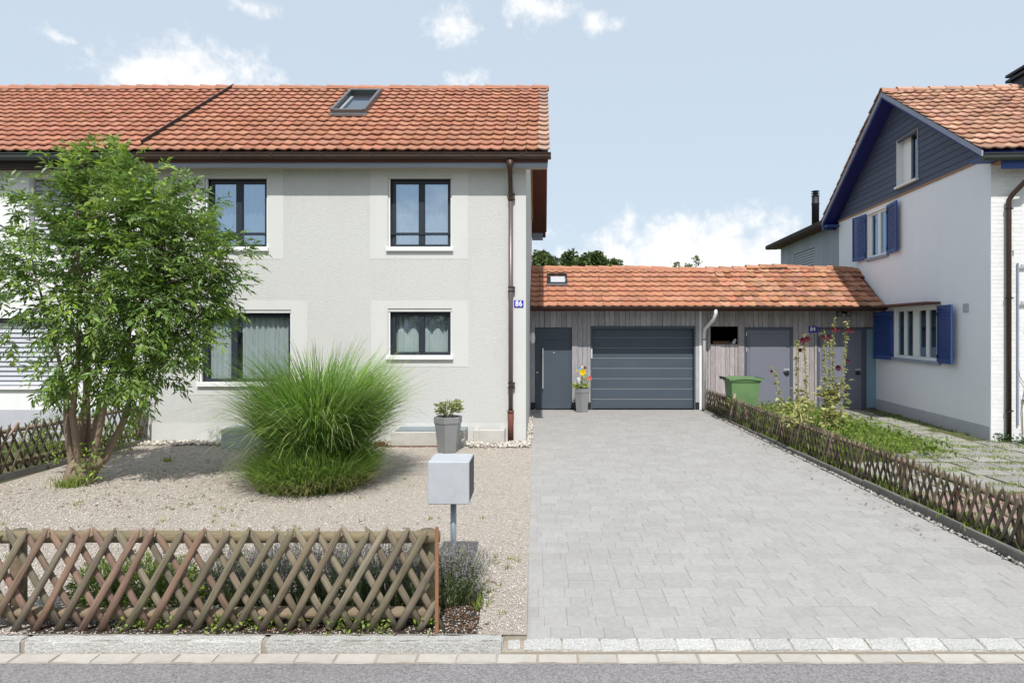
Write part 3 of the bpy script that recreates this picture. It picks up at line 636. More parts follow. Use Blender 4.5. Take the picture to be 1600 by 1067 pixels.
def curtain(parent, x0, x1, z0, z1, y, folds, top=None, m='curtain', amp=.03):
    nx = folds * 8; V, Fc = [], []
    ph = [random.uniform(.5, 1.4) for _ in range(folds + 2)]
    for i in range(nx + 1):
        t = i / nx; x = x0 + (x1 - x0) * t; k = t * folds
        yy_ = y + amp * math.sin(2 * math.pi * k + .8 * math.sin(k)) * ph[int(k)]
        zt = z1 if top is None else z1 + top * abs(math.sin(math.pi * k * .5))
        V += [(x, yy_, z0), (x, yy_ * .5 + y * .5, zt)]
    for i in range(nx): Fc.append((2 * i, 2 * i + 2, 2 * i + 3, 2 * i + 1))
    me = bpy.data.meshes.new('curtain'); me.from_pydata(V, [], Fc); me.materials.append(M[m]); me.polygons.foreach_set('use_smooth', [True] * len(Fc))
    return place(bpy.data.objects.new('curtain', me), parent)
def dark_window(parent, wn, y, split=.5, rail=None, gl='glass', cur='full', sill=True):
    x0, x1, z0, z1 = wn; fx0 = x0 + .062; fx1 = x1 - .028; t = z1 - .08; ya, yb = y + .085, y + .15
    mb = MB(); fw = .055
    mb.bbox(fx0, fx1, ya, yb, z0, z0 + fw); mb.bbox(fx0, fx1, ya, yb, t - fw, t)
    mb.bbox(fx0, fx0 + fw, ya + .001, yb - .001, z0 + fw, t - fw); mb.bbox(fx1 - fw, fx1, ya + .001, yb - .001, z0 + fw, t - fw)
    xm = fx0 + (fx1 - fx0) * split
    mb.bbox(xm - .052, xm + .052, ya - .012, yb - .002, z0 + fw, t - fw)
    f = mb.build('window', 'frame', parent)
    MB().box(x0, x1, y + .045, yb + .02, t, z1 - .002).build('shutter_box', 'dark_metal', f)
    MB().box(x0, x1, y + .012, y + .045, z1 - .055, z1 - .002).build('shutter_cover', 'stucco_smooth', f)
    for a, b in ((x0 + .004, x0 + .034), (x1 - .024, x1 - .004)): MB().bbox(a, b, y + .02, y + .07, z0, z1 - .06, .003).build('guide_rail', 'white_paint', f)
    MB().box(x0 + .034, fx0 + .002, ya + .02, yb, z0, t).build('frame_gap', 'dark_metal', f)
    for a, b in ((fx0 + fw, xm - .052), (xm + .052, fx1 - fw)):
        MB().poly([(a, y + .118, z0 + fw), (b, y + .118, z0 + fw), (b, y + .118, t - fw), (a, y + .118, t - fw)]).build('pane', gl, f)
    if rail is not None:
        rb = MB().box(x0 + .034, x1 - .026, y + .055, y + .075, rail - .018, rail + .018).build('safety_rail', 'frame', f)
    if sill: MB().bbox(x0 - .025, x1 + .025, y - .055, y + .12, z0 - .075, z0 - .002, .004).build('window_sill', 'white_paint', f)
    if cur == 'full': curtain(f, fx0 + .03, fx1 - .03, z0 + .02, t - .02, y + .21, 9, amp=.022)
    elif cur == 'lace':
        curtain(f, fx0 + .03, fx1 - .03, z0 + .02, z0 + .45 * (t - z0), y + .19, 9, top=.14, amp=.025)
        curtain(f, fx0 + .03, fx1 - .03, z0 + .02, t - .02, y + .28, 11, amp=.025)
    elif cur == 'part':
        curtain(f, fx0 + .05, xm - .02, z0 + .02, t - .02, y + .20, 4, amp=.032)
        curtain(f, xm + .1, fx1 - .06, z0 + .02, t - .02, y + .20, 9, amp=.03)
    return f
dark_window(h86, W1, YH, rail=hz(364.5)); dark_window(h86, W2, YH, rail=hz(364.5))
dark_window(h86, W3, YH, split=.34, gl='glass_low', cur='part'); dark_window(h86, W4, YH, gl='glass_low', cur='lace')
# rooms behind the panes
MB().box(X0 + .1, X1 - .1, 14.6, 14.7, 0, 4.9).build('inner_wall', 'plinth', h86)
MB().box(X0 + .1, X1 - .1, 12.2, 14.6, 2.62, 2.82).build('floor_slab', 'plinth', h86)
# roof
EY, EZ, RY, RZ = 11.63, 5.02, 15.35, 7.375
SL = math.hypot(RY - EY, RZ - EZ); S86 = ((0, (RY - EY) / SL, (RZ - EZ) / SL))
VXR = .136
mb = MB(); prism_x(mb, [(EY + .05, EZ - .03), (RY, RZ - .05), (19.6, 4.74), (19.6, 4.58), (RY, RZ - .24), (EY + .05, EZ - .20)], X0 + .002, VXR - .03)
roof86 = mb.build('roof', 'soffit', h86)
cw = (VXR - X0) / 35; nco = 15; ch = (SL - .02) / nco
SKY = (-4.17, -3.44, 13.42, 14.80)
def keep86(u, s):
    x, y = X0 + u, EY + S86[1] * s
    return not (SKY[0] - .02 < x < SKY[1] + .02 and SKY[2] - .02 < y < SKY[3] + .05)
lay_tiles(roof86, (X0, EY, EZ - .035), (1, 0, 0), S86, 35, nco, cw, ch, 'tile_new', keep86, 'tile_lime')
rm = ridge_mesh('ridge_tile', .375, .105, 'tile_new'); n = 20
for i in range(n): inst('ridge_tile', rm, roof86, Matrix.Translation((X0 + (VXR - X0) * i / n, RY, RZ - .045 + random.uniform(-.006, .006))) @ Matrix.Rotation(random.gauss(0, .008), 4, 'Y'))
# verge at the far slope, wall plate, far eave end
MB().poly([(X1 + .002, RY, RZ - .25), (X1 + .03, RY, RZ - .25), (X1 + .03, 18.9, 4.99), (X1 + .002, 18.9, 4.99)]).box(X1 - .05, X1 + .028, 18.0, 18.75, 4.9, 5.2).build('purlin', 'tan_wood', roof86)
mb = MB(); prism_x(mb, [(RY, RZ - .26), (RY, RZ - .38), (18.9, 4.92), (18.9, 5.04)], X1 + .001, X1 + .045); mb.build('verge_board', 'tan_wood', roof86)
MB().bbox(X1, .03, 19.42, 19.58, 4.50, 4.70).build('far_fascia', 'fascia', roof86)
mb = MB(); prism_x(mb, [(RY, RZ), (19.66, 4.80), (19.66, 4.745), (RY, RZ - .04)], X0, VXR); mb.build('back_tiles', 'tile_new', roof86)
u_gutter('gutter', -6.93, .152, 11.575, 4.862, 4.962, .125, 'copper', roof86)
for k in range(8): MB().box(-6.3 + k * .85, -6.27 + k * .85, 11.562, 11.71, 4.93, 4.962).build('gutter_bracket', 'copper', roof86)
MB().bbox(-6.93, .10, 11.70, 11.735, 4.745, 4.955).build('fascia', 'fascia', roof86)
M['soffit_light'] = mat('soffit_light_wood', (.44, .40, .31), .85, var=.2, vscale=4, coords='World')
MB().box(-6.92, .09, 11.735, 12.0 - .004, 4.775, 4.795).build('eave_soffit', 'soffit_light', roof86)
# skylight in the big roof
def roof_window(parent, x0, x1, s0, s1, O, S, hgt, fmat, pmat, bar=.06, name='skylight', label=None):
    S = Vector(S); U = Vector((1, 0, 0)); N = U.cross(S); mw = frame_mw(Vector(O), U, S, N)
    mb = MB().bbox(x0, x0 + bar, s0, s1, -.08, hgt).bbox(x1 - bar, x1, s0, s1, -.08, hgt).bbox(x0 + bar, x1 - bar, s0, s0 + bar, -.08, hgt * .9).bbox(x0 + bar, x1 - bar, s1 - bar, s1, -.08, hgt)
    o = place(bpy.data.objects.new(name, mb.mesh(name, fmat)), parent, mw=mw)
    q = MB().box(x0 + bar, x1 - bar, s0 + bar, s1 - bar, -.03, -.015); place(bpy.data.objects.new('sash', q.mesh('sash', 'dark_metal')), o, mw=mw)
    q = MB(); a = .065
    q.bbox(x0 + bar + .02, x1 - bar - .02, s0 + bar, s0 + bar + .05, -.01, .03).bbox(x0 + bar + .02, x0 + bar + .02 + a, s0 + bar + .05, s1 - .3, -.01, .03)
    if hgt > .1: place(bpy.data.objects.new('sash_frame', q.mesh('sash_frame', 'groove')), o, mw=mw)
    q = MB().box(x0 + bar + .06, x1 - bar - .02, s0 + bar + .06, s1 - (.34 if hgt > .1 else bar + .02), -.014, -.006); place(bpy.data.objects.new('pane', q.mesh('pane', pmat)), o, mw=mw)
    q = MB().box(x0 - .03, x1 + .03, s0 - .04, s0 - .003, -.02, .03); place(bpy.data.objects.new('flashing', q.mesh('flashing', 'zinc')), o, mw=mw)
    return o
so0, so1 = (SKY[2] - EY) / S86[1], (SKY[3] - EY) / S86[1]
M['alu'] = mat('alu_grey', (.16, .165, .17), .4, metallic=.5, var=.15)
roof_window(roof86, SKY[0] + .02, SKY[1] - .02, so0, so1, (0, EY, EZ + .03), S86, .115, 'alu', 'glass_sky', name='skylight')
# downpipe with standpipe and brackets
xp = hx(798) + .003
dp = MB().tube([(xp + .0, 11.65, 4.85), (xp, 11.65, 4.74), (xp, 11.70, 4.66), (xp, 11.88, 4.42), (xp, 11.925, 4.32), (xp, 11.925, 4.2)], [.075, .045, .04, .04, .04, .04], 12).build('downpipe', 'copper', h86, smooth=True)
MB().tube([(xp, 11.925, 4.2), (xp, 11.925, hz(640))], .041, 12).build('pipe_run', 'pipe_bright', dp, smooth=True)
MB().tube([(xp, 11.925, hz(640)), (xp, 11.925, .03)], .052, 12).tube([(xp, 11.925, hz(640)), (xp, 11.925, hz(640) - .05)], .058, 12).build('standpipe', 'rust', dp, smooth=True)
for zz in (hz(304), hz(312), hz(449), hz(455), hz(598), hz(605)):
    MB().tube([(xp, 11.925, zz - .012), (xp, 11.925, zz + .012)], .05, 12).box(xp - .008, xp + .075, 11.93, 11.99, zz - .01, zz + .01).build('pipe_bracket', 'copper', dp)
def number_sign(name, txt, x0, x1, z0, z1, y, label, size, parent=None):
    e = empty(name, ((x0 + x1) / 2, y, z0), label, 'house number')
    MB().bbox(x0, x1, y - .012, y - .003, z0, z1, .003).build('plate', 'sign_blue', e)
    cu = bpy.data.curves.new('numerals', 'FONT'); cu.body = txt; cu.size = size; cu.align_x = 'CENTER'; cu.align_y = 'CENTER'; cu.extrude = .0015; cu.offset = .0035; cu.space_character = 1.1
    cu.materials.append(M['sign_white']); tmp = bpy.data.objects.new('tmp_text', cu); COL.objects.link(tmp); bpy.context.view_layer.update()
    nm = bpy.data.meshes.new_from_object(tmp.evaluated_get(bpy.context.evaluated_depsgraph_get())); bpy.data.objects.remove(tmp); nm.name = 'numerals'; o = bpy.data.objects.new('numerals', nm)
    place(o, e, mw=Matrix.Translation(((x0 + x1) / 2, y - .014, (z0 + z1) / 2)) @ Matrix.Rotation(R(90), 4, 'X') @ Matrix.Diagonal((.85, 1, 1, 1)))
    return e
number_sign('house_number_sign', '86', hx(803.3), hx(818), hz(480.3), hz(469.2), YH - .004, 'blue enamel house number 86 on the corner of the grey house', .135)
# light wells along the wall
def light_well(x0, x1, y0, h, m, top, label):
    e = empty('light_well', ((x0 + x1) / 2, y0, 0), label, 'light well', group='concrete light wells at the foot of the grey house')
    MB().bbox(x0, x1, y0, y0 + .09, -.1, h, .012).bbox(x0, x0 + .09, y0 + .09, 11.992, -.1, h - .001, .008).bbox(x1 - .09, x1, y0 + .09, 11.992, -.1, h - .001, .008).build('concrete_rim', m, e)
    if top:
        MB().box(x0 + .06, x1 - .0, y0 + .05, 11.985, h + .002, h + .014).build('cover', top, e)
light_well(-2.54, -1.30, 11.47, .25, 'concrete_pale', 'zinc', 'long pale concrete light well with grey cover behind the tapered pot')
light_well(-1.18, -.64, 11.70, .25, 'concrete_pale', None, 'short pale concrete light well between the pot and the downpipe')
light_well(-5.28, -4.2, 11.23, .33, 'concrete', 'concrete', 'grey concrete light well half hidden by the tall ornamental grass')
tag(MB().box(-2.8, -1.5, 11.44, 11.452, 0, .022).box(-2.8, -2.62, 11.43, 11.44, .0, .09).build('steel_edging', 'rust'), 'rusty steel edging strip on the gravel in front of the long light well', 'edging')

# ---------------- white half of the pair
hw = empty('white_house', (-10.4, YH, 0), 'white rendered half house with closed grey blinds, partly hidden behind the tree', 'house')
WU = (hx(45), hx(112), hz(388), hz(278)); WL = (hx(-60), hx(96), hz(604), hz(497))
XW0 = -13.6
w = MB(); holed_wall(w, XW0, X0 - .002, -.1, 5.05, YH + .002, [WU, WL], .2)
w.poly([(XW0, 12, -.1), (XW0, 18.8, -.1), (XW0, 18.8, 5.0), (XW0, 15.35, 7.13), (XW0, 12, 5.05)][::-1])
w.poly([(X0, 18.8, -.1), (XW0, 18.8, -.1), (XW0, 18.8, 5.0), (X0, 18.8, 5.0)])
ww = w.build('wall', 'white_wall', hw)
band('plinth_band', (XW0, X0 - .004, -.05, hz(640)), None, YH - .012, ww, 'plinth')
for wn in (WU, WL):
    f = MB().box(wn[0], wn[1], YH + .17, YH + .19, wn[2], wn[3]).build('blind', 'blind_dark', hw)
    ns = int((wn[3] - wn[2] - .04) / .0845)
    sl_ = MB().poly([(wn[0] + .02, 0, 0), (wn[1] - .02, 0, 0), (wn[1] - .02, .028, .074), (wn[0] + .02, .028, .074)]).poly([(wn[0] + .02, .028, .074), (wn[1] - .02, .028, .074), (wn[1] - .02, .034, .080), (wn[0] + .02, .034, .080)]).mesh('slat', 'blind')
    for k in range(ns): inst('slat', sl_, f, Matrix.Translation((0, YH + .115, wn[2] + .02 + k * .0845)))
    MB().bbox(wn[0] - .02, wn[1] + .02, YH - .05, YH + .1, wn[2] - .05, wn[2] - .002).build('window_sill', 'white_paint', f)
mb = MB(); prism_x(mb, [(EY + .05, EZ - .03), (RY, RZ - .05), (19.6, 4.74), (19.6, 4.58), (RY, RZ - .24), (EY + .05, EZ - .20)], XW0 - .2, X0 - .002)
roofw = mb.build('roof', 'brown_board', hw)
def keepw(u, s):
    x, y = XW0 + u, EY + S86[1] * s
    return True
lay_tiles(roofw, (XW0, EY, EZ - .045), (1, 0, 0), S86, 33, nco, (X0 - XW0 - .01) / 33, ch, 'tile_old', keepw, solo=lambda u, s_: VX + (XW0 + u) / (EY + S86[1] * s_) * F > -20)
rm = ridge_mesh('ridge_tile', .39, .115, 'tile_old')
for i in range(19): inst('ridge_tile', rm, roofw, Matrix.Translation((X0 - .36 - i * .355, RY, RZ - .05 + random.uniform(-.008, .008))) @ Matrix.Rotation(random.gauss(.01, .01), 4, 'Y'))
u_gutter('gutter', XW0, X0 - .01, 11.575, 4.845, 4.955, .125, 'green_gutter', roofw)
MB().bbox(XW0, X0 - .006, 11.70, 11.735, 4.72, 4.955).build('fascia', 'brown_board', roofw)
MB().box(XW0, X0 - .008, 11.735, 11.996, 4.76, 4.78).build('eave_soffit', 'brown_board', roofw)
# dark flashing strip where the two roofs meet
U_ = Vector((1, 0, 0)); S_ = Vector(S86); N_ = U_.cross(S_)
q = MB().bbox(-.013, .013, .26, SL + .03, -.02, .09); place(bpy.data.objects.new('party_wall_flashing', q.mesh('party_wall_flashing', 'brown_board')), roofw, mw=frame_mw(Vector((X0, EY, EZ)), U_, S_, N_))

# ---------------- garage with entrance, and the shed beside it
YG = 16.67
gx = lambda p: (p - VX) / F * YG
gz = lambda p: CH - (p - VY) / F * YG
gar = empty('garage', (1.8, YG, 0), 'grey timber-clad garage with anthracite sectional door and bright orange tiled roof', 'garage')
shed = empty('shed', (6.2, YG, 0), 'weathered timber-clad shed with two grey doors and mossy tiled roof', 'shed')
XS = gx(1097)
XE = lambda Y: 6.97 + .0718 * Y            # side wall of the right house
MB().box(-.28, XS - .01, YG + .16, 19.4, -.1, 2.55).build('body', 'dark_room', gar)
DOOR, GD = (gx(836), gx(893.5)), (gx(923), gx(1086.5)); ZD1 = gz(511.5)
OP = (gx(1110), gx(1153), gz(538), gz(510)); D1 = (gx(1163), gx(1239)); D2 = (gx(1276), gx(1375)); ZD2 = gz(511)
mb = MB().box(XS - .01, OP[0], YG + .03, YG + .08, -.1, 2.6).box(OP[1], D1[0], YG + .03, YG + .08, -.1, 2.6).box(OP[0], OP[1], YG + .03, YG + .08, -.1, OP[2]).box(OP[0], OP[1], YG + .03, YG + .08, OP[3], 2.6).box(D1[0], 8.2, YG + .10, YG + .2, -.1, 2.6)
mb.box(XS, 8.2, 19.3, 19.4, -.1, 2.6).box(XS, 8.2, YG + .2, 19.3, 2.62, 2.66).box(XS, 8.2, YG + .2, 19.3, -.1, -.02); mb.build('body', 'dark_room', shed)
def boards(parent, x0, x1, z0, z1, m, wmin=.095, wmax=.15, y=YG):
    x = x0
    while x < x1 - .02:
        w_ = min(random.uniform(wmin, wmax), x1 - x)
        if x1 - (x + w_) < .035: w_ = x1 - x
        pr = random.choice((0, 0, .016))
        MB().bbox(x + .003, x + w_ - .003, y - .0 - pr, y + .028, z0, z1, .003).build('board', m, parent); x += w_
TOPZ = 2.56
boards(gar, -.277, DOOR[0], .18, TOPZ, 'board'); boards(gar, DOOR[1], GD[0], .18, TOPZ, 'board'); boards(gar, GD[1], XS, .18, TOPZ, 'board')
boards(gar, DOOR[0], DOOR[1], ZD1 + .002, TOPZ, 'board'); boards(gar, GD[0], GD[1], ZD1 + .033, TOPZ, 'board')
for a, b in ((-.277, DOOR[0]), (DOOR[1], GD[0]), (GD[1], XS - .06)): MB().box(a + .001, b - .001, YG - .006, YG + .03, -.05, .178).build('base_strip', 'dark_metal', gar)
boards(shed, XS, OP[0], 0, TOPZ, 'board_r'); boards(shed, OP[1], D1[0], 0, TOPZ, 'board_r'); boards(shed, OP[0], OP[1], 0, OP[2], 'board_r'); boards(shed, OP[0], OP[1], OP[3], TOPZ, 'board_r')
boards(shed, D1[0], D1[1], ZD2, TOPZ, 'board_r'); boards(shed, D1[1], D2[0], 0, TOPZ, 'board_r'); boards(shed, D2[0], 8.16, ZD2, TOPZ, 'board_r')
# garage door
y0 = YG + .125
gd = MB().box(GD[0], GD[1], y0 + .025, y0 + .05, 0, ZD1).build('garage_door', 'anthracite', gar)
nsec = 8; sh_ = ZD1 / nsec
MB().box(GD[0] - .001, GD[0] + .035, YG - .012, y0 + .02, 0, ZD1 + .03).box(GD[1] - .035, GD[1] + .001, YG - .012, y0 + .02, 0, ZD1 + .03).box(GD[0] + .035, GD[1] - .035, YG - .012, y0 + .02, ZD1 - .03, ZD1 + .03).build('door_frame', 'anthracite', gd)
for k in range(nsec):
    MB().bbox(GD[0] + .036, GD[1] - .036, y0, y0 + .024, k * sh_ + .012, (k + 1) * sh_ - .012, .006).build('door_panel', 'anthracite', gd)
    if k: MB().box(GD[0] + .036, GD[1] - .036, y0 + .004, y0 + .02, k * sh_ - .007, k * sh_ + .007).build('joint_highlight', 'groove', gd)  # light strips paint the sun's highlight along the grooves between panels
MB().bbox(GD[0] + .0, GD[0] + .04, YG - .035, YG - .012, gz(560), gz(545)).build('lock_box', 'steel', gd)
# entrance door
y1 = YG + .06
ed = MB().bbox(DOOR[0] + .15, DOOR[1] - .012, y1, y1 + .05, .015, ZD1 - .3, .004).build('door', 'anthracite', gar)
MB().box(DOOR[0], DOOR[0] + .15, y1 - .006, y1 + .05, 0, ZD1).box(DOOR[0] + .15, DOOR[1], y1 - .006, y1 + .05, ZD1 - .297, ZD1).box(DOOR[1] - .011, DOOR[1], y1 - .006, y1 + .05, 0, ZD1 - .297).build('door_frame', 'anthracite', ed)
xh = gx(848.2)
MB().tube([(xh, y1 - .06, gz(607)), (xh, y1 - .06, gz(544))], .014, 8).tube([(xh, y1 - .06, gz(604)), (xh, y1, gz(604))], .009, 6).tube([(xh, y1 - .06, gz(547)), (xh, y1, gz(547))], .009, 6).build('bar_handle', 'steel', ed)
MB().tube([(gx(865.5), y1 - .008, gz(551)), (gx(865.5), y1 + .01, gz(551))], .015, 10).build('spyhole', 'steel', ed)
MB().tube([(gx(839.5), y1 - .02, gz(582)), (gx(839.5), y1 + .0, gz(582))], .02, 10).build('doorbell', 'steel', ed)
# wall lamp by the entrance, fixed to the side of the grey house
wlp = empty('wall_lamp', (-.25, 16.3, gz(535)), 'small white wall lamp on the house corner beside the entrance door', 'lamp')
MB().lathe([(.03, gz(536)), (.05, gz(534)), (.06, gz(527)), (.045, gz(521)), (.02, gz(519))], 12, (-.22, 16.3)).build('shade', 'lamp_white', wlp, smooth=True)
MB().box(-.279, -.25, 16.27, 16.33, gz(531), gz(523)).build('bracket', 'lamp_white', wlp)
# garage and shed roofs
GE, GEZ, GR, GRZ = 16.08, 2.50, 17.85, 3.56
gs = math.hypot(GR - GE, GRZ - GEZ); SG = (0, (GR - GE) / gs, (GRZ - GEZ) / gs)
for par, a, b in ((gar, -.276, XS), (shed, XS + .002, 8.2)):
    mb = MB(); prism_x(mb, [(GE + .05, GEZ - .025), (GR, GRZ - .045), (19.6, 2.5), (19.6, 2.42), (GR, GRZ - .14), (GE + .05, GEZ - .11)], a, b); par_roof = mb.build('roof', 'soffit', par)
    if par is gar: rgar = par_roof
    else: rshed = par_roof
ncg = 8; chg = (gs - .01) / ncg
GSK = (gx(853) * 1.03, 17.0 * (887 - VX) / F, 17.03, 17.42)
XT = 17.0 * (1113 - VX) / F
nu = 21; cwg = (XT + .276) / nu
GSK = (17.3 * (854.5 - VX) / F, 17.3 * (886 - VX) / F, 16.98, 17.42)
lay_tiles(rgar, (-.276, GE, GEZ - .035), (1, 0, 0), SG, nu, ncg, cwg, chg, 'tile_garage', lambda u, s: not (GSK[0] + .05 < u - .276 < GSK[1] - .05 and GSK[2] < GE + SG[1] * s < GSK[3]), jit=.004)
cws = .202; nus = int((8.35 - XT) / cws) + 1
lay_tiles(rshed, (XT, GE, GEZ - .035), (1, 0, 0), SG, nus, ncg, cws, chg, 'tile_mossy', lambda u, s: XT + u + cws * .25 < XE(GE + SG[1] * s) + .02, jit=.009)
rm1 = ridge_mesh('ridge_tile', .37, .10, 'tile_garage'); rm2 = ridge_mesh('ridge_tile', .37, .10, 'tile_mossy')
x = -.276; k = 0
while x < 8.02:
    sag = .03 * math.sin(x * 1.3) * (1 if x > 2.6 else .15) + random.uniform(-.008, .008) * (2 if x > 3 else 1)
    o = inst('ridge_tile', rm1 if x < XT - .1 else rm2, rgar if x < XT - .1 else rshed, Matrix.Translation((x, GR, GRZ - .05 + sag)) @ Matrix.Rotation(random.gauss(0, .012), 4, 'Y')); x += .35
roof_window(rgar, GSK[0], GSK[1], (GSK[2] - GE) / SG[1], (GSK[3] - GE) / SG[1], (0, GE, GEZ + .035), SG, .06, 'dark_metal', 'blind', bar=.035)
u_gutter('gutter', -.27, XS + .1, 16.0, 2.425, 2.475, .11, 'copper', rgar); u_gutter('gutter', XS + .11, 8.1, 16.0, 2.425, 2.475, .11, 'copper', rshed)
for k in range(7): MB().box(gx(852) + k * .62, gx(852) + k * .62 + .09, 16.12, 16.62, 2.40, 2.47).build('rafter_end', 'soffit', rgar)
for k in range(5): MB().box(4.6 + k * .75, 4.69 + k * .75, 16.12, 16.62, 2.40, 2.47).build('rafter_end', 'soffit', rshed)
MB().box(-.27, XS, 16.12, YG - .02, 2.475, 2.485).build('eave_soffit', 'board', rgar); MB().box(XS + .01, 8.1, 16.12, YG - .02, 2.475, 2.485).build('eave_soffit', 'board_r', rshed)
# white downpipe between garage and shed
xa, xb = gx(1107), gx(1099)
wp_ = empty('downpipe', (xb, YG - .06, 0), 'cream downpipe with swan neck between the garage and the shed', 'downpipe')
MB().tube([(xa + .02, 16.06, 2.44), (xa + .02, 16.06, 2.33), (xa, 16.14, 2.2), (xb, 16.5, 1.98), (xb, 16.59, 1.86), (xb, 16.59, -.02)], .042, 10).build('pipe', 'white_paint', wp_, smooth=True)
MB().box(gx(1092.5), gx(1096), YG - .03, YG - .001, 0, 2.45).build('cover_strip', 'lamp_white', wp_)
for zz in (1.7, .7): MB().tube([(xb, 16.59, zz), (xb, 16.59, zz + .03)], .05, 10).box(xb - .01, xb + .01, 16.6, 16.67, zz, zz + .03).build('pipe_bracket', 'zinc', wp_)
# shed opening: frame and what lies inside
MB().box(OP[0], OP[1], YG + .03, YG + .3, OP[2] - .02, OP[2]).build('opening_ledge', 'tan_wood', shed)
tag(MB().box(4.3, 4.75, YG + .5, YG + .62, OP[2] - .06, OP[2] + .07).build('stored_plank', 'tan_wood'), 'brown plank lying inside the dark opening of the shed', 'plank')
tag(MB().tube([(4.70, YG + .12, OP[2] + .005), (4.77, YG + .16, OP[2] + .12)], [.05, .03], 8).build('white_bag', 'lamp_white'), 'small white rolled bag on the ledge of the dark shed opening', 'bag')
# grey doors
def grey_door(x0, x1, z1, hinge, handle_x, leaf1=None):
    y = YG - .012
    d = MB().bbox(x0 + .07, (leaf1 or x1) - .07, y + .02, y + .06, .01, z1 - .07, .004).build('door', 'grey_door', shed)
    MB().box(x0, x0 + .07, y, y + .07, 0, z1).box((leaf1 or x1) - .07, leaf1 or x1, y, y + .07, 0, z1).box(x0 + .07, (leaf1 or x1) - .07, y, y + .07, z1 - .07, z1).build('door_frame', 'grey_frame', d)
    MB().bbox(x0 + .13, (leaf1 or x1) - .16, y + .008, y + .02, .12, z1 - .16, .008).build('door_panel', 'grey_door', d)
    for zz in (z1 - .22, z1 - .60, .3): MB().tube([(x0 + .05, y - .008, zz), (x0 + .05, y - .008, zz + .10)], .012, 6).build('hinge', 'steel', d)
    hz_ = gz(577)
    MB().bbox(handle_x - .09, handle_x + .05, y - .06, y - .04, hz_ - .012, hz_ + .012, .003).box(handle_x + .02, handle_x + .045, y - .04, y + .02, hz_ - .012, hz_ + .012).build('handle', 'steel', d)
    MB().bbox(handle_x - .06, handle_x + .06, y - .03, y + .01, hz_ - .13, hz_ - .05, .02).build('lock_plate', 'dark_metal', d)
    return d
grey_door(D1[0], D1[1], ZD2, 'l', gx(1229)); d2 = grey_door(D2[0], D2[1], ZD2, 'l', gx(1340), gx(1351))
sx0, sx1 = gx(1351.5), gx(1376)
MB().box(sx0, sx0 + .03, YG - .012, YG + .06, 0, ZD2).box(sx1 - .07, sx1, YG - .012, YG + .06, 0, ZD2).box(sx0 + .03, sx1 - .07, YG - .012, YG + .06, 0, .05).box(sx0 + .03, sx1 - .07, YG - .012, YG + .06, ZD2 - .05, ZD2).build('sidelight_frame', 'grey_frame', d2)
MB().box(sx0 + .03, sx1 - .07, YG + .02, YG + .03, .05, ZD2 - .05).build('sidelight_pane', 'glass_frost', d2)
number_sign('house_number_sign', '84', gx(1263), gx(1275.5), gz(519.5), gz(509.5), YG - .018, 'blue enamel house number 84 on the boards between the two grey shed doors', .14)
sp = empty('spotlight_bar', (gx(1317), YG - .05, gz(496)), 'black bar with four small spotlights under the shed eave', 'spotlight')
MB().bbox(gx(1307), gx(1327), YG - .08, YG - .018, gz(494), gz(487)).build('bar', 'dark_metal', sp)
for i, p_ in enumerate((1308, 1314, 1322, 1328)): MB().tube([(gx(p_), YG - .07, gz(491)), (gx(p_), YG - .16, gz(493 if i % 2 else 490))], [.03, .045], 10).build('spot', 'groove', sp)
#SPLIT_RIGHT
# ================================================================== RIGHT HOUSE (own frame: x to the right, y to the back)
h84 = empty('white_gabled_house', (7.82, 11.9, 0), 'white house with blue shutters and dark slate gable on the right', 'house', rot=-math.atan(.072))
HW = world(h84)
def side(mb):                       # wall sheet built facing -y becomes the side wall facing -x
    mb.v = [(d, -a, z) for a, d, z in mb.v]; return mb
DP = 7.3
LWN, UWN, GWN = (-3.78, -1.785, 1.33, 2.42), (-5.31, -4.11, 3.74, 4.84), (-3.58, -2.60, 5.18, 6.22)
mb = MB(); holed_wall(mb, -DP, 0, -.1, 4.98, 0, [LWN, UWN], .12); side(mb)
mb.poly([(0, 0, -.1), (7, 0, -.1), (7, 0, 5), (0, 0, 5)]); mb.poly([(7, DP, -.1), (0, DP, -.1), (0, DP, 5), (7, DP, 5)]); mb.poly([(7, 0, -.1), (7, DP, -.1), (7, DP, 5), (7, 3.6, 7.18), (7, 0, 5)])
M['white_wall_r'] = mat('white_render_shade_tint', (.84, .855, .90), .9, var=.04, vscale=2, bump=.3, bscale=60, bdist=.004, coords='World', stain=.12, stain_scale=1.1, sstretch=(2.2, 2.2, .4), stain_col=(.55, .55, .55))  # white render; the cool tint paints in the bluish shade on the side wall
wall84 = mb.build('wall', 'white_wall_r', h84, 'p')
mb = MB().poly([(.14, DP, 4.98), (.14, 0, 4.98), (.14, 3.6, 7.18)]); mb.build('gable_backing', 'dark_room', h84, 'p')
MB().box(-.012, -.003, .0, DP, -.05, .27).build('plinth_band', 'plinth', wall84, 'p')
MB().box(-.03, .0, -.0, DP, 4.955, 4.99).build('gable_trim', 'tan_wood', wall84, 'p')
# painted brick front, brick by brick near the corner
bm_ = MB().bbox(-.1205, .1205, -.0045, .004, -.0352, .0352, .003).mesh('brick', 'brick_white'); bh = MB().bbox(-.0605, .0605, -.0045, .004, -.0352, .0352, .003).mesh('brick', 'brick_white')
MB().box(0, 1.26, -.004, -.001, -.05, 4.95).build('brick_joints', 'brick_white', wall84, 'p')
z = .035; r_ = 0
while z < 4.9:
    x = .0
    while x < 1.2:
        w_ = .125 if (r_ % 2 and x == 0) else .245
        inst('brick', bh if w_ < .2 else bm_, wall84, HW @ Matrix.Translation((x + w_ / 2, -.004, z)) @ Matrix.Rotation(random.uniform(-.006, .006), 4, 'Z')); x += w_
    z += .0745; r_ += 1
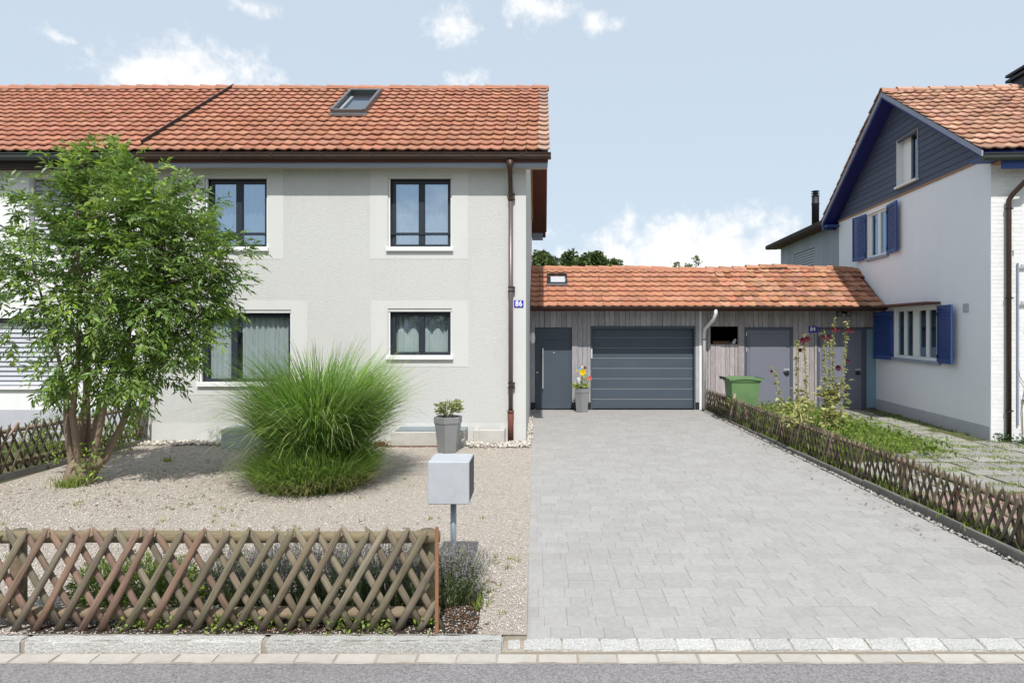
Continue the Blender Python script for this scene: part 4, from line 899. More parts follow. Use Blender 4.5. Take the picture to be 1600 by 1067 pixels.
# slate gable, course by course
sl = wall84
slate = MB().poly([(.12, DP, 4.99), (.12, 0, 4.99), (.12, 3.6, 7.17)]).build('slate_gable', 'slate', h84, 'p')
nc = 17; hc = (7.22 - 4.99) / nc; gs_ = 3.6 / 2.25
for k in range(nc):
    za, zb = 4.99 + k * hc, 4.99 + (k + 1) * hc - .0
    segs = []
    def span(z): h = (z - 4.99) * gs_; return h - .02, DP - h + .02
    a0_, b0_ = span(za); a1_, b1_ = span(zb)
    cuts = [(None, None)] if not (GWN[2] < (za + zb) / 2 < GWN[3]) else [('a', -GWN[1]), ('b', -GWN[0])]
    for c_, yv in cuts:
        ya0, yb0, ya1, yb1 = a0_, b0_, a1_, max(b1_, a1_ + .01)
        if c_ == 'a': yb0 = yb1 = yv
        if c_ == 'b': ya0 = ya1 = yv
        if yb0 - ya0 < .05: continue
        q = MB().poly([(-.026, yb0, za), (-.026, ya0, za), (-.016, ya1, zb), (-.016, yb1, zb)]).poly([(-.026, ya0, za), (-.026, yb0, za), (.02, yb0, za), (.02, ya0, za)])
        q.build('slate_course', 'slate', slate, 'p')
q = MB(); holed_wall(q, GWN[0] - .001, GWN[1] + .001, GWN[2] - .001, GWN[3] + .001, -.045, [(GWN[0], GWN[1], GWN[2], GWN[3])], .2); side(q)
gw = q.build('window', 'white_paint', slate, 'p')
def white_window(parent, wn, d0, casements, frame_m='white_paint', curt=True, pane='glass_low'):
    """wn = (a0, a1, z0, z1) with a = -y; d0 depth of the frame from the wall face"""
    a0, a1, z0, z1 = wn; f = MB(); n = len(casements); t = .055
    f.bbox(a0, a1, d0, d0 + .06, z0, z0 + t).bbox(a0, a1, d0, d0 + .06, z1 - t, z1).bbox(a0, a0 + t, d0 + .002, d0 + .058, z0 + t, z1 - t).bbox(a1 - t, a1, d0 + .002, d0 + .058, z0 + t, z1 - t)
    for c0, c1 in casements:
        f.bbox(c0, c0 + .05, d0 - .008, d0 + .05, z0 + t, z1 - t).bbox(c1 - .05, c1, d0 - .008, d0 + .05, z0 + t, z1 - t)
    for (c0, c1), (e0, e1) in zip(casements, casements[1:]):
        if e0 - c1 > .01: f.box(c1 + .002, e0 - .002, d0 - .01, d0 + .05, z0 + t, z1 - t)
    side(f); w_ = f.build('window', frame_m, parent, 'p')
    for c0, c1 in casements: side(MB().box(c0 + .05, c1 - .05, d0 + .02, d0 + .028, z0 + t, z1 - t)).build('pane', pane, w_, 'p')
    side(MB().box(a0 - .02, a1 + .02, d0 + .5, d0 + .52, z0 - .1, z1 + .1)).build('room_backing', 'dark_room', w_, 'p')
    return w_
lw = white_window(h84, LWN, .02, [(-3.70, -3.28), (-3.27, -2.86), (-2.70, -2.28), (-2.27, -1.86)])
side(MB().bbox(LWN[0] - .02, LWN[1] + .12, -.06, .05, LWN[2] - .075, LWN[2] - .005)).build('window_sill', 'barge', lw, 'p')
MB().bbox(-.30, .0, 1.70, 4.2, 2.47, 2.52).build('window_canopy', 'soffit', lw, 'p')
uw = white_window(h84, UWN, .05, [(-5.23, -4.73), (-4.70, -4.19)])
side(MB().bbox(UWN[0] - .04, UWN[1] + .04, -.06, .05, UWN[2] - .075, UWN[2] - .005)).build('window_sill', 'barge', uw, 'p')
f = side(MB().box(GWN[0], GWN[0] + .42, .10, .11, GWN[2], GWN[3])).build('blind_panel', 'white_paint', gw, 'p')
side(MB().box(GWN[0] + .42, GWN[0] + .52, .09, .14, GWN[2], GWN[3])).build('mullion', 'frame', gw, 'p')
side(MB().box(GWN[0] + .52, GWN[1], .11, .12, GWN[2], GWN[3])).build('pane', 'glass_low', gw, 'p')
side(MB().box(GWN[0] - .03, GWN[1] + .03, .13, .15, GWN[2] - .05, GWN[3] + .05)).build('blind_backing', 'plinth', gw, 'p')
side(MB().bbox(GWN[0] - .03, GWN[1] + .03, -.09, .05, GWN[2] - .05, GWN[2] - .002)).build('window_sill', 'white_paint', gw, 'p')
# shutters
smesh = MB().poly([(.05, -.002, 0), (1, -.002, 0), (1, .016, .052), (.05, .016, .052)])
def shutter(parent, hinge_y, dirn, wd, z0, z1, openness, label=None):
    """hinge at hinge_y on the side wall, leaf runs along +y (dirn=1) or -y (dirn=-1)"""
    ax = Vector((-openness, dirn * math.sqrt(1 - openness ** 2), 0)); nz_ = Vector((0, 0, 1)); ay = nz_.cross(ax)
    if ay.x > 0: ay = -ay
    loc = HW @ frame_mw(Vector((-.035, hinge_y, z0)), ax, -ay, nz_)
    h_ = z1 - z0; t = .055
    m_ = MB().bbox(0, t, -.018, .018, 0, h_, .003).bbox(wd - t, wd, -.018, .018, 0, h_, .003).bbox(t, wd - t, -.017, .017, 0, .07, .003).bbox(t, wd - t, -.017, .017, h_ - .07, h_, .003)
    o = inst('shutter', m_.mesh('shutter', 'blue'), parent, loc)
    q = MB().poly([(t, -.014, 0), (wd - t, -.014, 0), (wd - t, .012, .058), (t, .012, .058)]).poly([(t, .012, .058), (wd - t, .012, .058), (wd - t, .014, .052), (t, .014, .052)])
    me = q.mesh('louvre', 'blue'); n = int((h_ - .15) / .056)
    for k in range(n): inst('louvre', me, o, loc @ Matrix.Translation((0, 0, .074 + k * (h_ - .15) / n)))
    q = MB().box(.02, .06, -.03, -.018, .1, .16).box(.02, .06, -.03, -.018, h_ - .2, h_ - .14); inst('hinge', q.mesh('hinge', 'dark_metal'), o, loc)
    return o
shutter(h84, 1.76, -1, .72, 1.30, 2.44, .12); shutter(h84, 3.80, 1, .74, 1.26, 2.38, .18)
shutter(h84, 4.10, -1, .68, 3.72, 4.86, .10); shutter(h84, 5.33, 1, .68, 3.72, 4.86, .10)
tag(MB().bbox(-.02, -.002, .69, .86, 2.29, 2.45).box(-.026, -.02, .70, .85, 2.31, 2.33).box(-.026, -.02, .70, .85, 2.36, 2.38).box(-.026, -.02, .70, .85, 2.41, 2.43).build('vent_grille', 'plinth', h84, 'p'))
# roof
ey, ez, ry, rz, vx = -.40, 5.02, 3.6, 7.375, -.36
mb = MB(); prism_x(mb, [(ey + .05, ez - .03), (ry, rz - .05), (7.62, ez - .03), (7.62, ez - .14), (ry, rz - .19), (ey + .05, ez - .14)], vx + .02, 7.2)
roof84 = mb.build('roof', 'blue_soffit', h84, 'p')
for p_ in ([(ey + .0, ez - .02), (ry, rz - .025), (ry, rz - .135), (ey + .0, ez - .125)], [(ry, rz - .025), (7.67, ez - .02), (7.67, ez - .125), (ry, rz - .135)]):
    mb = MB(); prism_x(mb, p_, vx - .012, vx + .018); mb.build('bargeboard', 'barge', roof84, 'p')
sl84 = math.hypot(ry - ey, rz - ez); s84 = Vector((0, (ry - ey) / sl84, (rz - ez) / sl84)); R3 = HW.to_3x3()
lay_tiles(roof84, HW @ Vector((vx - .03, ey, ez - .03)), R3 @ Vector((1, 0, 0)), R3 @ s84, 22, 15, .202, (sl84 - .02) / 15, 'tile_right', lambda u, s: True, jit=.008, solo=lambda u, s_: VX + (HW @ Vector((vx + u, ey + s84.y * s_, 0))).x / (HW @ Vector((vx + u, ey + s84.y * s_, 0))).y * F < 1625)
lay_tiles(roof84, HW @ Vector((vx + .37, 7.68, ez - .03)), R3 @ Vector((-1, 0, 0)), R3 @ Vector((0, -s84.y, s84.z)), 2, 15, .202, (sl84 - .02) / 15, 'tile_right', lambda u, s: True, jit=.008)
rm = ridge_mesh('ridge_tile', .375, .105, 'tile_right')
for i in range(13): inst('ridge_tile', rm, roof84, HW @ Matrix.Translation((vx - .03 + i * .35, ry, rz - .045 + random.uniform(-.008, .008))) @ Matrix.Rotation(random.gauss(0, .012), 4, 'Y'))
g_ = u_gutter('gutter', vx + .02, 4.5, ey - .03, ez - .20, ez - .09, .125, 'green_gutter', None); COL.objects.unlink(g_); place(g_, roof84, mw=HW.copy())
MB().bbox(.02, 4.5, -.30, -.26, 4.70, 4.84).build('fascia', 'blue', roof84, 'p'); MB().box(.0, 4.5, -.26, -.002, 4.83, 4.85).box(.0, 4.5, -.32, -.26, 4.842, 4.88).build('eave_soffit', 'tan_wood', roof84, 'p')
MB().box(vx + .02, 0, -.30, .03, 4.86, 4.90).build('eave_return', 'blue', roof84, 'p'); MB().box(vx + .02, .0, 7.25, 7.55, 4.84, 4.88).build('eave_return', 'blue', roof84, 'p')
MB().bbox(vx + .0, .0, 7.52, 7.62, 4.78, 4.95).build('purlin_end', 'blue', roof84, 'p')
# downpipe
xq = .26
d8 = MB().tube([(.56, -.36, 4.84), (.56, -.36, 4.70), (.52, -.33, 4.62), (.30, -.12, 4.30), (xq, -.075, 4.2), (xq, -.075, 4.0), (xq, -.075, .03)], [.055, .045, .042, .042, .042, .042, .042], 12).build('downpipe', 'copper', h84, 'p', smooth=True)
for zz in (4.05, 2.5, .55): MB().tube([(xq, -.075, zz), (xq, -.075, zz + .025)], .052, 12).box(xq - .01, xq + .085, -.07, 0, zz, zz + .02).build('pipe_bracket', 'dark_metal', d8, 'p')
tr = empty('wall_trellis', tuple(HW @ Vector((.7, -.03, 0))), 'thin weathered trellis battens on the white brick front beside the downpipe', 'trellis', rot=-math.atan(.072))
lt = HW
def onwall(name, mbx, m, par): return inst(name, mbx.mesh(name, m), par, HW.copy())
onwall('upright', MB().bbox(.42, .45, -.045, -.015, .3, 3.12, .004), 'barge', tr)
for a, zz in ((.47, 3.07), (.47, 2.43), (.50, .78)): onwall('batten', MB().bbox(a, 1.2, -.07, -.045, zz - .025, zz + .025, .004), 'concrete', tr)
onwall('hook', MB().tube([(.34, -.02, 3.32), (.34, -.06, 3.33), (.33, -.07, 3.24)], .008, 6), 'dark_metal', tr)
# chimney on the ridge
chm = MB().bbox(2.66, 3.4, 3.3, 3.95, 7.0, 7.62).build('chimney', 'dark_metal', roof84, 'p')
MB().bbox(2.58, 3.48, 3.2, 4.05, 7.62, 7.68).bbox(2.58, 3.48, 3.2, 4.05, 7.74, 7.80).box(2.70, 3.36, 3.34, 3.9, 7.68, 7.74).build('chimney_cap', 'dark_metal', chm, 'p')
# rear extension
ann = empty('rear_extension', tuple(HW @ Vector((1.5, 10, 0))), 'blue-grey timber-clad extension with flat brown roof behind the white gabled house', 'extension', rot=-math.atan(.072))
def on84(name, mbx, m, par, smooth=False): return inst(name, mbx.mesh(name, m, smooth), par, HW.copy())
on84('body', MB().box(.06, 5, DP + .02, 13.2, -.1, 4.9), 'dark_room', ann)
y = DP + .02
while y < 13.2:
    if not (9.3 < y + .2 < 11.3): on84('board', MB().bbox(.0, .05, y + .004, min(y + .42, 13.2) - .004, 1.5, 4.92, .004), 'board_blue', ann)
    else: on84('board', MB().bbox(.0, .05, y + .004, y + .42 - .004, 4.5, 4.92, .004), 'board_blue', ann)
    y += .42
on84('blind', MB().box(.03, .055, 9.2, 11.7, 3.2, 4.5), 'blind_dark', ann)
for k in range(15): on84('slat', MB().poly([(.0, 9.22, 3.22 + k * .085), (.0, 11.6, 3.22 + k * .085), (.025, 11.6, 3.29 + k * .085), (.025, 9.22, 3.29 + k * .085)][::-1]), 'plinth', ann)
on84('roof', MB().bbox(-.42, 5.2, DP + .35, 13.75, 4.93, 5.06, .01), 'brown_board', ann)
on84('roof_soffit', MB().box(-.40, .0, DP + .37, 13.7, 4.915, 4.929), 'soffit', ann)
on84('front_wall', MB().box(.02, 5, 13.2, 13.24, -.1, 4.9), 'board_blue', ann)
fl = empty('flue_pipe', tuple(HW @ Vector((.25, 10.1, 5.06))), 'dark metal flue pipe with cowl on the flat extension roof', 'flue', rot=-math.atan(.072))
q = MB().lathe([(.115, 5.05), (.115, 5.95), (.125, 5.96), (.125, 6.0), (.115, 6.01), (.115, 6.2)], 14, (.25, 10.1)); on84('pipe', q, 'dark_metal', fl, True)
q = MB()
for zz in (6.24, 6.31, 6.38): q.lathe([(.08, zz - .03), (.13, zz - .012), (.13, zz), (.08, zz + .02)], 14, (.25, 10.1))
on84('cowl', q, 'dark_metal', fl)
# ================================================================== FENCES
def slat_geo(ln, r, m):
    mb = MB(); n = 7; prof = []
    for k in range(n):
        a = math.pi * k / (n - 1); prof.append((r * math.cos(a), -r * .72 * math.sin(a)))
    rings = [(0, 1), (ln * .33, 1.03), (ln * .66, .97), (ln - .055, .97), (ln, .22)]
    base = []
    for zz, s in rings:
        base.append(len(mb.v)); mb.v += [(x * s, y * s, zz) for x, y in prof]
    for a, b in zip(base, base[1:]):
        for k in range(n - 1): mb.f.append((a + k + 1, a + k, b + k, b + k + 1)); mb.m.append(0)
        mb.f.append((a, a + n - 1, b + n - 1, b)); mb.m.append(0)
    mb.f.append(tuple(base[0] + k for k in range(n))); mb.m.append(0); mb.f.append(tuple(base[-1] + k for k in range(n))[::-1]); mb.m.append(0)
    me = mb.mesh('slat', m); me.polygons.foreach_set('use_smooth', [True] * len(me.polygons)); return me
def lattice(name, A, B, z0, h, label, mats, spacing=.145, run=.37, r=.026, posts=(), pick=None, flip=1, rail_r=.04, phase=0.0, group=None, jitter=.011, missing=0.0, tops=.885):
    """A, B ground points; the viewer's side is on the right-hand side when walking from B to A (local -y)"""
    A, B = Vector(A), Vector(B); d = B - A; L = d.length; ux = d / L; uz = Vector((0, 0, 1)); uy = uz.cross(ux)
    root = empty(name, tuple(A), label, 'fence'); mw0 = frame_mw(A, ux, uy, uz)
    ln = math.hypot(run, h); th = math.atan2(run, h)
    meshes = [slat_geo(ln, r, m) for m in mats]
    for sgn, yoff in ((1, 0), (-1, r + .006)):
        k = 0; x = -run + phase
        while x < L + run:
            xb = x + (0 if sgn > 0 else 0); j = random.gauss(0, jitter)
            lo, hi = (xb, xb + run * sgn)
            mi = pick(xb + run * sgn * .5, sgn) if pick else 0
            if min(lo, hi) > -.04 and max(lo, hi) < L + .04 and random.random() >= missing:
                inst('slat', meshes[mi], root, mw0 @ Matrix.Translation((xb + j, yoff + random.uniform(-.004, .004), z0 + random.gauss(0, .006))) @ Matrix.Rotation(sgn * th + random.gauss(0, .02), 4, 'Y') @ Matrix.Rotation(random.uniform(-.15, .15), 4, 'Z'))
            elif (min(lo, hi) < L and max(lo, hi) > 0) and random.random() >= missing:          # cut slats at the ends
                if lo < 0 or hi < 0: tcut = (-min(lo, hi)) / run
                else: tcut = (max(lo, hi) - L) / run
                if tcut < .8:
                    keep_top = (min(lo, hi) < 0) == (sgn > 0)
                    me = slat_geo(ln * (1 - tcut) if not keep_top else ln * (1 - tcut), r, mats[mi])
                    base = (xb, z0) if not keep_top else (xb + run * sgn * tcut, z0 + h * tcut)
                    inst('slat', me, root, mw0 @ Matrix.Translation((base[0], yoff, base[1])) @ Matrix.Rotation(sgn * th, 4, 'Y'))
            x += spacing; k += 1
    for zz in (z0 + h * .13, z0 + h * tops):
        q = MB(); n = int(L / .5) + 2
        q.tube([(L * i / (n - 1), r * 2 + .03, zz + random.gauss(0, .004)) for i in range(n)], [rail_r * random.uniform(.9, 1.06) for _ in range(n)], 8)
        place(bpy.data.objects.new('rail', q.mesh('rail', 'rail', True)), root, mw=mw0)
    for px_ in posts:
        q = MB().tube([(px_, r * 2 + .10, -.1), (px_, r * 2 + .10, z0 + h * (tops + .04))], .05, 10); place(bpy.data.objects.new('post', q.mesh('post', 'rail', True)), root, mw=mw0)
    return root
fx = lambda p: (p - VX) / F * 4.50
fy = 4.50
def pick_front(x, sgn):
    px_ = VX + (-4.0 + x) / fy * F
    return 1 if (px_ < 360 and random.random() < (.62 if px_ > 60 else .3)) else 0
ffence = lattice('lattice_fence', (-4.0, fy, 0), (fx(684), fy, 0), .004, .672, 'low brown lattice fence of crossed half-round slats along the street kerb', ['slat_old', 'slat_red'], spacing=.149, run=.385, r=.0245, posts=(fx(662) + 4.0, fx(2) + 4.0), pick=pick_front, rail_r=.042)
tag(MB().bbox(fx(681), fx(686.5), fy - .04, fy - .025, 0, .70, .003).build('garden_stake', 'stake'), 'thin orange-brown stake upright at the end of the street fence', 'stake')
A = (XR(16.45) + .10, 16.45, 0); Bp = (XR(4.7) + .16, 4.7, 0)
rf = lattice('lattice_fence', A, Bp, .02, .525, 'long dark lattice fence running back along the right edge of the driveway', ['slat_dark', 'slat_old'], spacing=.122, run=.25, r=.019, posts=tuple(np.arange(.6, 11.7, 1.95)), rail_r=.033, tops=.80, pick=lambda x, s: 1 if random.random() < .22 else 0)
for yy_ in (6.9, 9.6): MB().box(XR(yy_) + .17, XR(yy_) + .19, yy_ - .012, yy_ + .012, 0, .50).build('steel_post', 'rust', rf)
lf = lattice('lattice_fence', (-7.16, 7.4, 0), (-6.86, 11.9, 0), .10, .62, 'dark lattice fence behind the tree between the two front gardens', ['slat_dark', 'slat_old'], spacing=.140, run=.30, r=.019, posts=(.1, 1.6, 3.05, 4.45), rail_r=.03, tops=.84, pick=lambda x, s: 1 if random.random() < .25 else 0, missing=.02)
# concrete edging below the side fences
ke = empty('fence_edging', (XR(10) + .03, 10, 0), 'dark mossy concrete edging stones under the long driveway fence', 'edging')
yk = 4.6
while yk < 16.4:
    a, b = yk, min(yk + 1.0, 16.45); t = rough_block(-.03, .03, -.495, .495, -.1, .095, 'concrete_dark', .004, nx=3, chamfer=.008)
    inst('edging_stone', t, ke, Matrix.Translation((XR((a + b) / 2) + .075, (a + b) / 2, random.uniform(-.012, .004) - .055 * max(0, (a - 6.5) / 10))) @ Matrix.Rotation(.0155 + random.uniform(-.004, .004), 4, 'Z')); yk += 1.0
pp = []
n = 900; y_ = rng.uniform(4.6, 16.3, n); pp = np.stack([4.02 - .0155 * (y_ - 5.7) + rng.normal(.02, .016, n), y_, np.full(n, .006)], -1)
V, Fc = pebbles(pp, rng.uniform(.010, .028, n), .7); leaf_obj('edge_pebbles', [(V, Fc, 'cobble_dark')], drive, 'stuff')
le = empty('fence_edging', (-7.0, 9.6, 0), 'weathered concrete strip under the lattice fence behind the tree', 'edging')
for k in range(4):
    a = 7.4 + k * 1.13; t = rough_block(-.035, .035, -.56, .56, -.1, .085, 'concrete_dark' if k != 3 else 'concrete_dark', .004, nx=3, chamfer=.008)
    inst('edging_stone', t, le, Matrix.Translation((-7.16 + (a + .56 - 7.4) * .0667 - .0, a + .56, 0)) @ Matrix.Rotation(-.0667, 4, 'Z'))
yb = 13.9
tag(MB().tube([(XR(14.35) + .05, 14.35, 0), (XR(14.35) + .16, 14.3, .62)], .022, 8).build('leaning_stake', 'stake_pink', smooth=True), 'bleached pinkish stake leaning on the long fence near the garage', 'stake')
tag(MB().tube([(-7.10, 8.95, .42), (-6.98, 9.1, .74)], .016, 8).build('leaning_batten', 'stake_pink', smooth=True), 'pale batten leaning on the fence at the left edge of the picture', 'stake')
#SPLIT_OBJECTS
# ================================================================== OBJECTS
# ---- concrete letterbox on a post
mbx = empty('letterbox', (-.715, 5.54, 0), 'grey concrete cube letterbox on a steel post behind the street fence', 'letterbox')
x0, x1, ya, yb, z0, z1 = (668 - VX) / F * 5.36, (733 - VX) / F * 5.36, 5.36, 5.72, CH - (788 - VY) / F * 5.36, CH - (721.5 - VY) / F * 5.36
MB().bbox(x0, x1, ya, yb, z0, z1, .006).build('box', 'concrete', mbx)
MB().bbox(x1 + .0005, x1 + .004, ya + .03, yb - .012, z0 + .03, z1 - .012, .001).build('dark_side_panel', 'dark_metal', mbx)  # thin dark sheet covering most of the right face
MB().tube([(-.715, 5.52, -.05), (-.715, 5.52, z0)], .024, 12).build('post', 'zinc', mbx, smooth=True)
# ---- pots
def pot(name, x, y, rt, rb, h, label):
    e = empty(name, (x, y, 0), label, 'potted plant')
    k = 1 / math.cos(math.pi / 6); a0 = math.pi / 6 - .12
    MB().lathe([(rb * .96, .0), (rb, .012), (rt * .93, h * .80), (rt * .99, h * .83), (rt, h * .985), (rt * .985, h), (rt * .88, h), (rt * .86, h * .93)], 6, (x, y), a0).build('pot', 'pot', e)
    MB().lathe([(rt * .80, h * .90), (rt * .87, h * .94)], 12, (x, y)).build('soil', 'soil', e)
    return e
e = pot('potted_plant', -1.512, 11.0, .235, .165, .575, 'tapered grey pot with yellow-green leafy plant on the gravel by the wall')
n = 380; th = rng.uniform(0, 6.28, n); rr = np.sqrt(rng.uniform(0, 1, n)) * .20
B = np.stack([-1.50 + rr * np.cos(th), 11.0 + rr * np.sin(th), .60 + rng.uniform(0, 1, n) * (.26 - rr * .5)], -1)
B[:, 2] += np.where(B[:, 0] > -1.42, .03, 0) 
V1, F1 = leaf_arrays(B, np.stack([np.cos(th), np.sin(th), rng.uniform(.1, 1, n)], -1), rng.uniform(.05, .085, n), rng.uniform(.026, .04, n))
leaf_obj('foliage', [(V1, F1, 'leaf_pot')], e)
q = MB()
for k in range(7):
    a = k * .9; q.tube([(-1.51 + .03 * math.cos(a), 11 + .03 * math.sin(a), .52), (-1.51 + .12 * math.cos(a), 11 + .12 * math.sin(a), .72)], .007, 5)
q.build('stem', 'bark', e)
px2, py2 = (909.5 - VX) / F * 16.25, 16.25
e = pot('flower_pot', px2, py2, .20, .155, .56, 'grey pot with bright yellow and coral flowers beside the garage door')
n = 110; th = rng.uniform(0, 6.28, n); rr = np.sqrt(rng.uniform(0, 1, n)) * .17
B = np.stack([px2 - .04 + rr * np.cos(th), py2 + rr * np.sin(th), .56 + rng.uniform(0, .1, n)], -1)
V1, F1 = leaf_arrays(B, np.stack([np.cos(th), np.sin(th), rng.uniform(.1, .8, n)], -1), rng.uniform(.05, .09, n), rng.uniform(.03, .05, n))
n = 34; B = np.stack([px2 + .06 + rng.normal(0, .035, n), py2 - .05 + rng.normal(0, .03, n), .68 + rng.uniform(0, .14, n)], -1); V2, F2 = leaf_arrays(B, rng.normal(0, 1, (n, 3)), np.full(n, .06), np.full(n, .035))
leaf_obj('foliage', [(V1, F1, 'leaf_lime'), (V2, F2, 'leaf_lime')], e)
MB().tube([(px2, py2, .52), (px2 - .01, py2, .98)], .008, 6).tube([(px2 + .05, py2 - .04, .52), (px2 + .17, py2 - .06, .80)], .006, 6).build('stem', 'leaf_bush', e)
MB().tube([(px2 - .06, py2, .56), (px2 - .07, py2, .72), (px2 - .1, py2, .82)], [.045, .06, .05], 8).build('ornament', 'concrete', e, smooth=True)
def flower(c, r, m, parent, k=8, tilt=.3):
    q = MB()
    for i in range(k):
        a = 2 * math.pi * i / k; b = a + math.pi / k; d = a - math.pi / k
        q.poly([c, (c[0] + r * .7 * math.cos(d), c[1] - r * .18, c[2] + r * .7 * math.sin(d)), (c[0] + r * math.cos(a), c[1] - r * tilt, c[2] + r * math.sin(a)), (c[0] + r * .7 * math.cos(b), c[1] - r * .18, c[2] + r * .7 * math.sin(b))])
    return q.build('flower', m, parent)
flower((px2 + .01, py2 - .06, .95), .09, 'petal_yellow', e, 10); flower((px2 + .03, py2 - .06, .89), .06, 'leaf_lime', e)
flower((px2 - .065, py2 - .06, 1.05), .04, 'petal_cyan', e); flower((px2 - .0, py2 - .06, 1.08), .045, 'petal_pale', e); flower((px2 + .065, py2 - .06, 1.05), .045, 'petal_violet', e)
flower((px2 + .17, py2 - .08, .81), .06, 'petal_pink', e); flower((px2 + .20, py2 - .06, .78), .035, 'petal_pink', e); flower((px2 - .12, py2 - .04, .99), .03, 'petal_yellow', e)
# ---- green wheelie bin behind the fence (seen from its side)
bx = lambda p: (p - VX) / F * 14.6
binr = empty('wheelie_bin', (bx(1160), 14.6, 0), 'green wheeled rubbish bin behind the lattice fence', 'bin')
xl, xr = bx(1137), bx(1182)
mb = MB(); prof = [(xl + .05, .06), (xr - .09, .06), (xr - .01, .86), (xl + .0, .86)]
for y_, s in ((14.32, 1), (14.88, -1)): pass
def ring(z, a, b, yh): return [(a, 14.6 - yh, z), (b, 14.6 - yh, z), (b, 14.6 + yh, z), (a, 14.6 + yh, z)]
rs = [ring(.06, xl + .06, xr - .10, .22), ring(.5, xl + .03, xr - .05, .255), ring(.86, xl + .005, xr - .015, .28)]
for a, b in zip(rs, rs[1:]):
    for k in range(4): mb.poly([a[k], a[(k + 1) % 4], b[(k + 1) % 4], b[k]])
mb.poly(rs[0][::-1]); mb.bbox(xl - .03, xr + .015, 14.30, 14.90, .855, .905, .012)
mb.build('body', 'bin', binr)
mb = MB(); cs = np.linspace(0, 1, 7)
for a, b in zip(cs, cs[1:]):
    za, zb = .91 + .045 * math.sin(math.pi * a * .8 + .4), .91 + .045 * math.sin(math.pi * b * .8 + .4); xa_, xb_ = xl - .05 + a * (xr + .06 - xl + .05), xl - .05 + b * (xr + .06 - xl + .05)
    mb.poly([(xa_, 14.28, za), (xb_, 14.28, zb), (xb_, 14.92, zb), (xa_, 14.92, za)]); mb.poly([(xa_, 14.28, za - .04), (xb_, 14.28, zb - .04), (xb_, 14.28, zb), (xa_, 14.28, za)])
mb.poly([(xr + .06, 14.28, .90), (xr + .06, 14.92, .90), (xr + .06, 14.92, .938), (xr + .06, 14.28, .938)]); mb.build('lid', 'bin', binr)
MB().tube([(xl - .09, 14.35, .90), (xl - .10, 14.35, .94), (xl - .10, 14.85, .94), (xl - .09, 14.85, .90)], .018, 8).bbox(xl - .1, xl + .02, 14.34, 14.40, .89, .925).bbox(xl - .1, xl + .02, 14.80, 14.86, .89, .925).build('handle', 'bin_dark', binr)
for y_ in (14.30, 14.86): MB().tube([(xl + .05, y_, .1), (xl + .05, y_ + .05, .1)], .1, 16).build('wheel', 'bin_dark', binr)

# ---- multi-stemmed tree
TY = 8.8; tx = lambda p: (p - VX) / F * TY; tz = lambda p: CH - (p - VY) / F * TY
tree = empty('multi_stem_tree', (tx(125), TY, 0), 'multi-stemmed tree with narrow green leaves standing in the gravel', 'tree')
q = MB()
def limb(pts, r0, r1, n=8): q.tube(pts, list(np.linspace(r0, r1, len(pts))), n)
def T(px_, py_, dy=0.0): return (tx(px_) * 1.0, TY + dy, tz(py_))
stems = [[(114, 758), (114, 715), (114, 665), (110, 600), (95, 520), (70, 430), (45, 350)], [(121, 758), (120, 712), (120, 650), (121, 590), (118, 500), (118, 400), (110, 310)],
         [(127, 758), (130, 705), (131, 645), (140, 560), (156, 460), (165, 360), (158, 270)], [(133, 758), (139, 705), (141, 645), (158, 560), (200, 450), (230, 360), (235, 290)],
         [(136, 752), (150, 712), (164, 665), (182, 590), (200, 540), (250, 450), (300, 370)], [(138, 748), (157, 715), (174, 668), (190, 610), (240, 530), (310, 470), (350, 420)], [(118, 756), (124, 705), (118, 640), (104, 560), (60, 500), (30, 450), (10, 420)]]
dys = [-.15, .25, -.3, .35, -.2, .4, .5]
allp = []
for s_, dy in zip(stems, dys):
    pts_ = [T(a, b, dy * (i / (len(s_) - 1)) * 1.6 + random.gauss(0, .015) * i) for i, (a, b) in enumerate(s_[:-1])]
    q.tube(pts_, [r_ * (1 + random.gauss(0, .1)) for r_ in (.058, .046, .04, .032, .021, .012, .006)[:len(pts_)]], 8); allp += [Vector(p_) for p_ in pts_[3:]]
q.tube([T(124, 764), T(124, 748), T(125, 732), T(127, 712)], [.23, .185, .15, .10], 11); q.tube([T(150, 726, -.02), T(160, 718, -.02)], [.085, .05], 8)
blobs = [(190, 325, 95, 85, 95), (165, 282, 66, 40, 60), (290, 415, 95, 120, 105), (120, 420, 95, 120, 110), (55, 400, 55, 85, 80), (215, 500, 110, 85, 105), (345, 405, 52, 70, 60), (270, 335, 75, 60, 80), (110, 335, 60, 60, 60), (205, 420, 110, 110, 120), (300, 520, 60, 60, 70), (150, 570, 70, 60, 60), (205, 590, 60, 45, 60), (120, 585, 50, 45, 50), (45, 530, 42, 45, 50), (235, 570, 50, 40, 50)]
bw = np.array([b[2] * b[3] * b[4] for b in blobs], float) ** .8; bw[4] *= .35; bw[3] *= .7; bw[8] *= .75; bw[14] *= .4; bw[12] *= .6; bw[13] *= .6; bw[10] *= .8; bw[11] *= .6; bw /= bw.sum()
def crown_twigs(n):
    k = rng.choice(len(blobs), n, p=bw); d = unit(rng.normal(0, 1, (n, 3))); rr = rng.uniform(0, 1, n) ** .42 * np.where(rng.random(n) < .07, 1.22, 1.0)
    bl = np.array(blobs, float)[k]; s = TY / F
    bl = bl * [1, 1, .94, .95, .94]; C = np.stack([(bl[:, 0] - VX) * s, np.full(n, TY - .2), CH - (bl[:, 1] - VY) * s], -1); rad = np.stack([bl[:, 2], bl[:, 4] * .85, bl[:, 3]], -1) * s
    return C + d * rad * rr[:, None], d, rr
Cs, ds_, rs_ = crown_twigs(410); NT = 7
Bt = np.repeat(Cs, NT, 0) + rng.normal(0, .075, (410 * NT, 3)); dt = unit(np.repeat(ds_, NT, 0) + rng.normal(0, .5, (410 * NT, 3))); rt_ = np.repeat(rs_, NT)
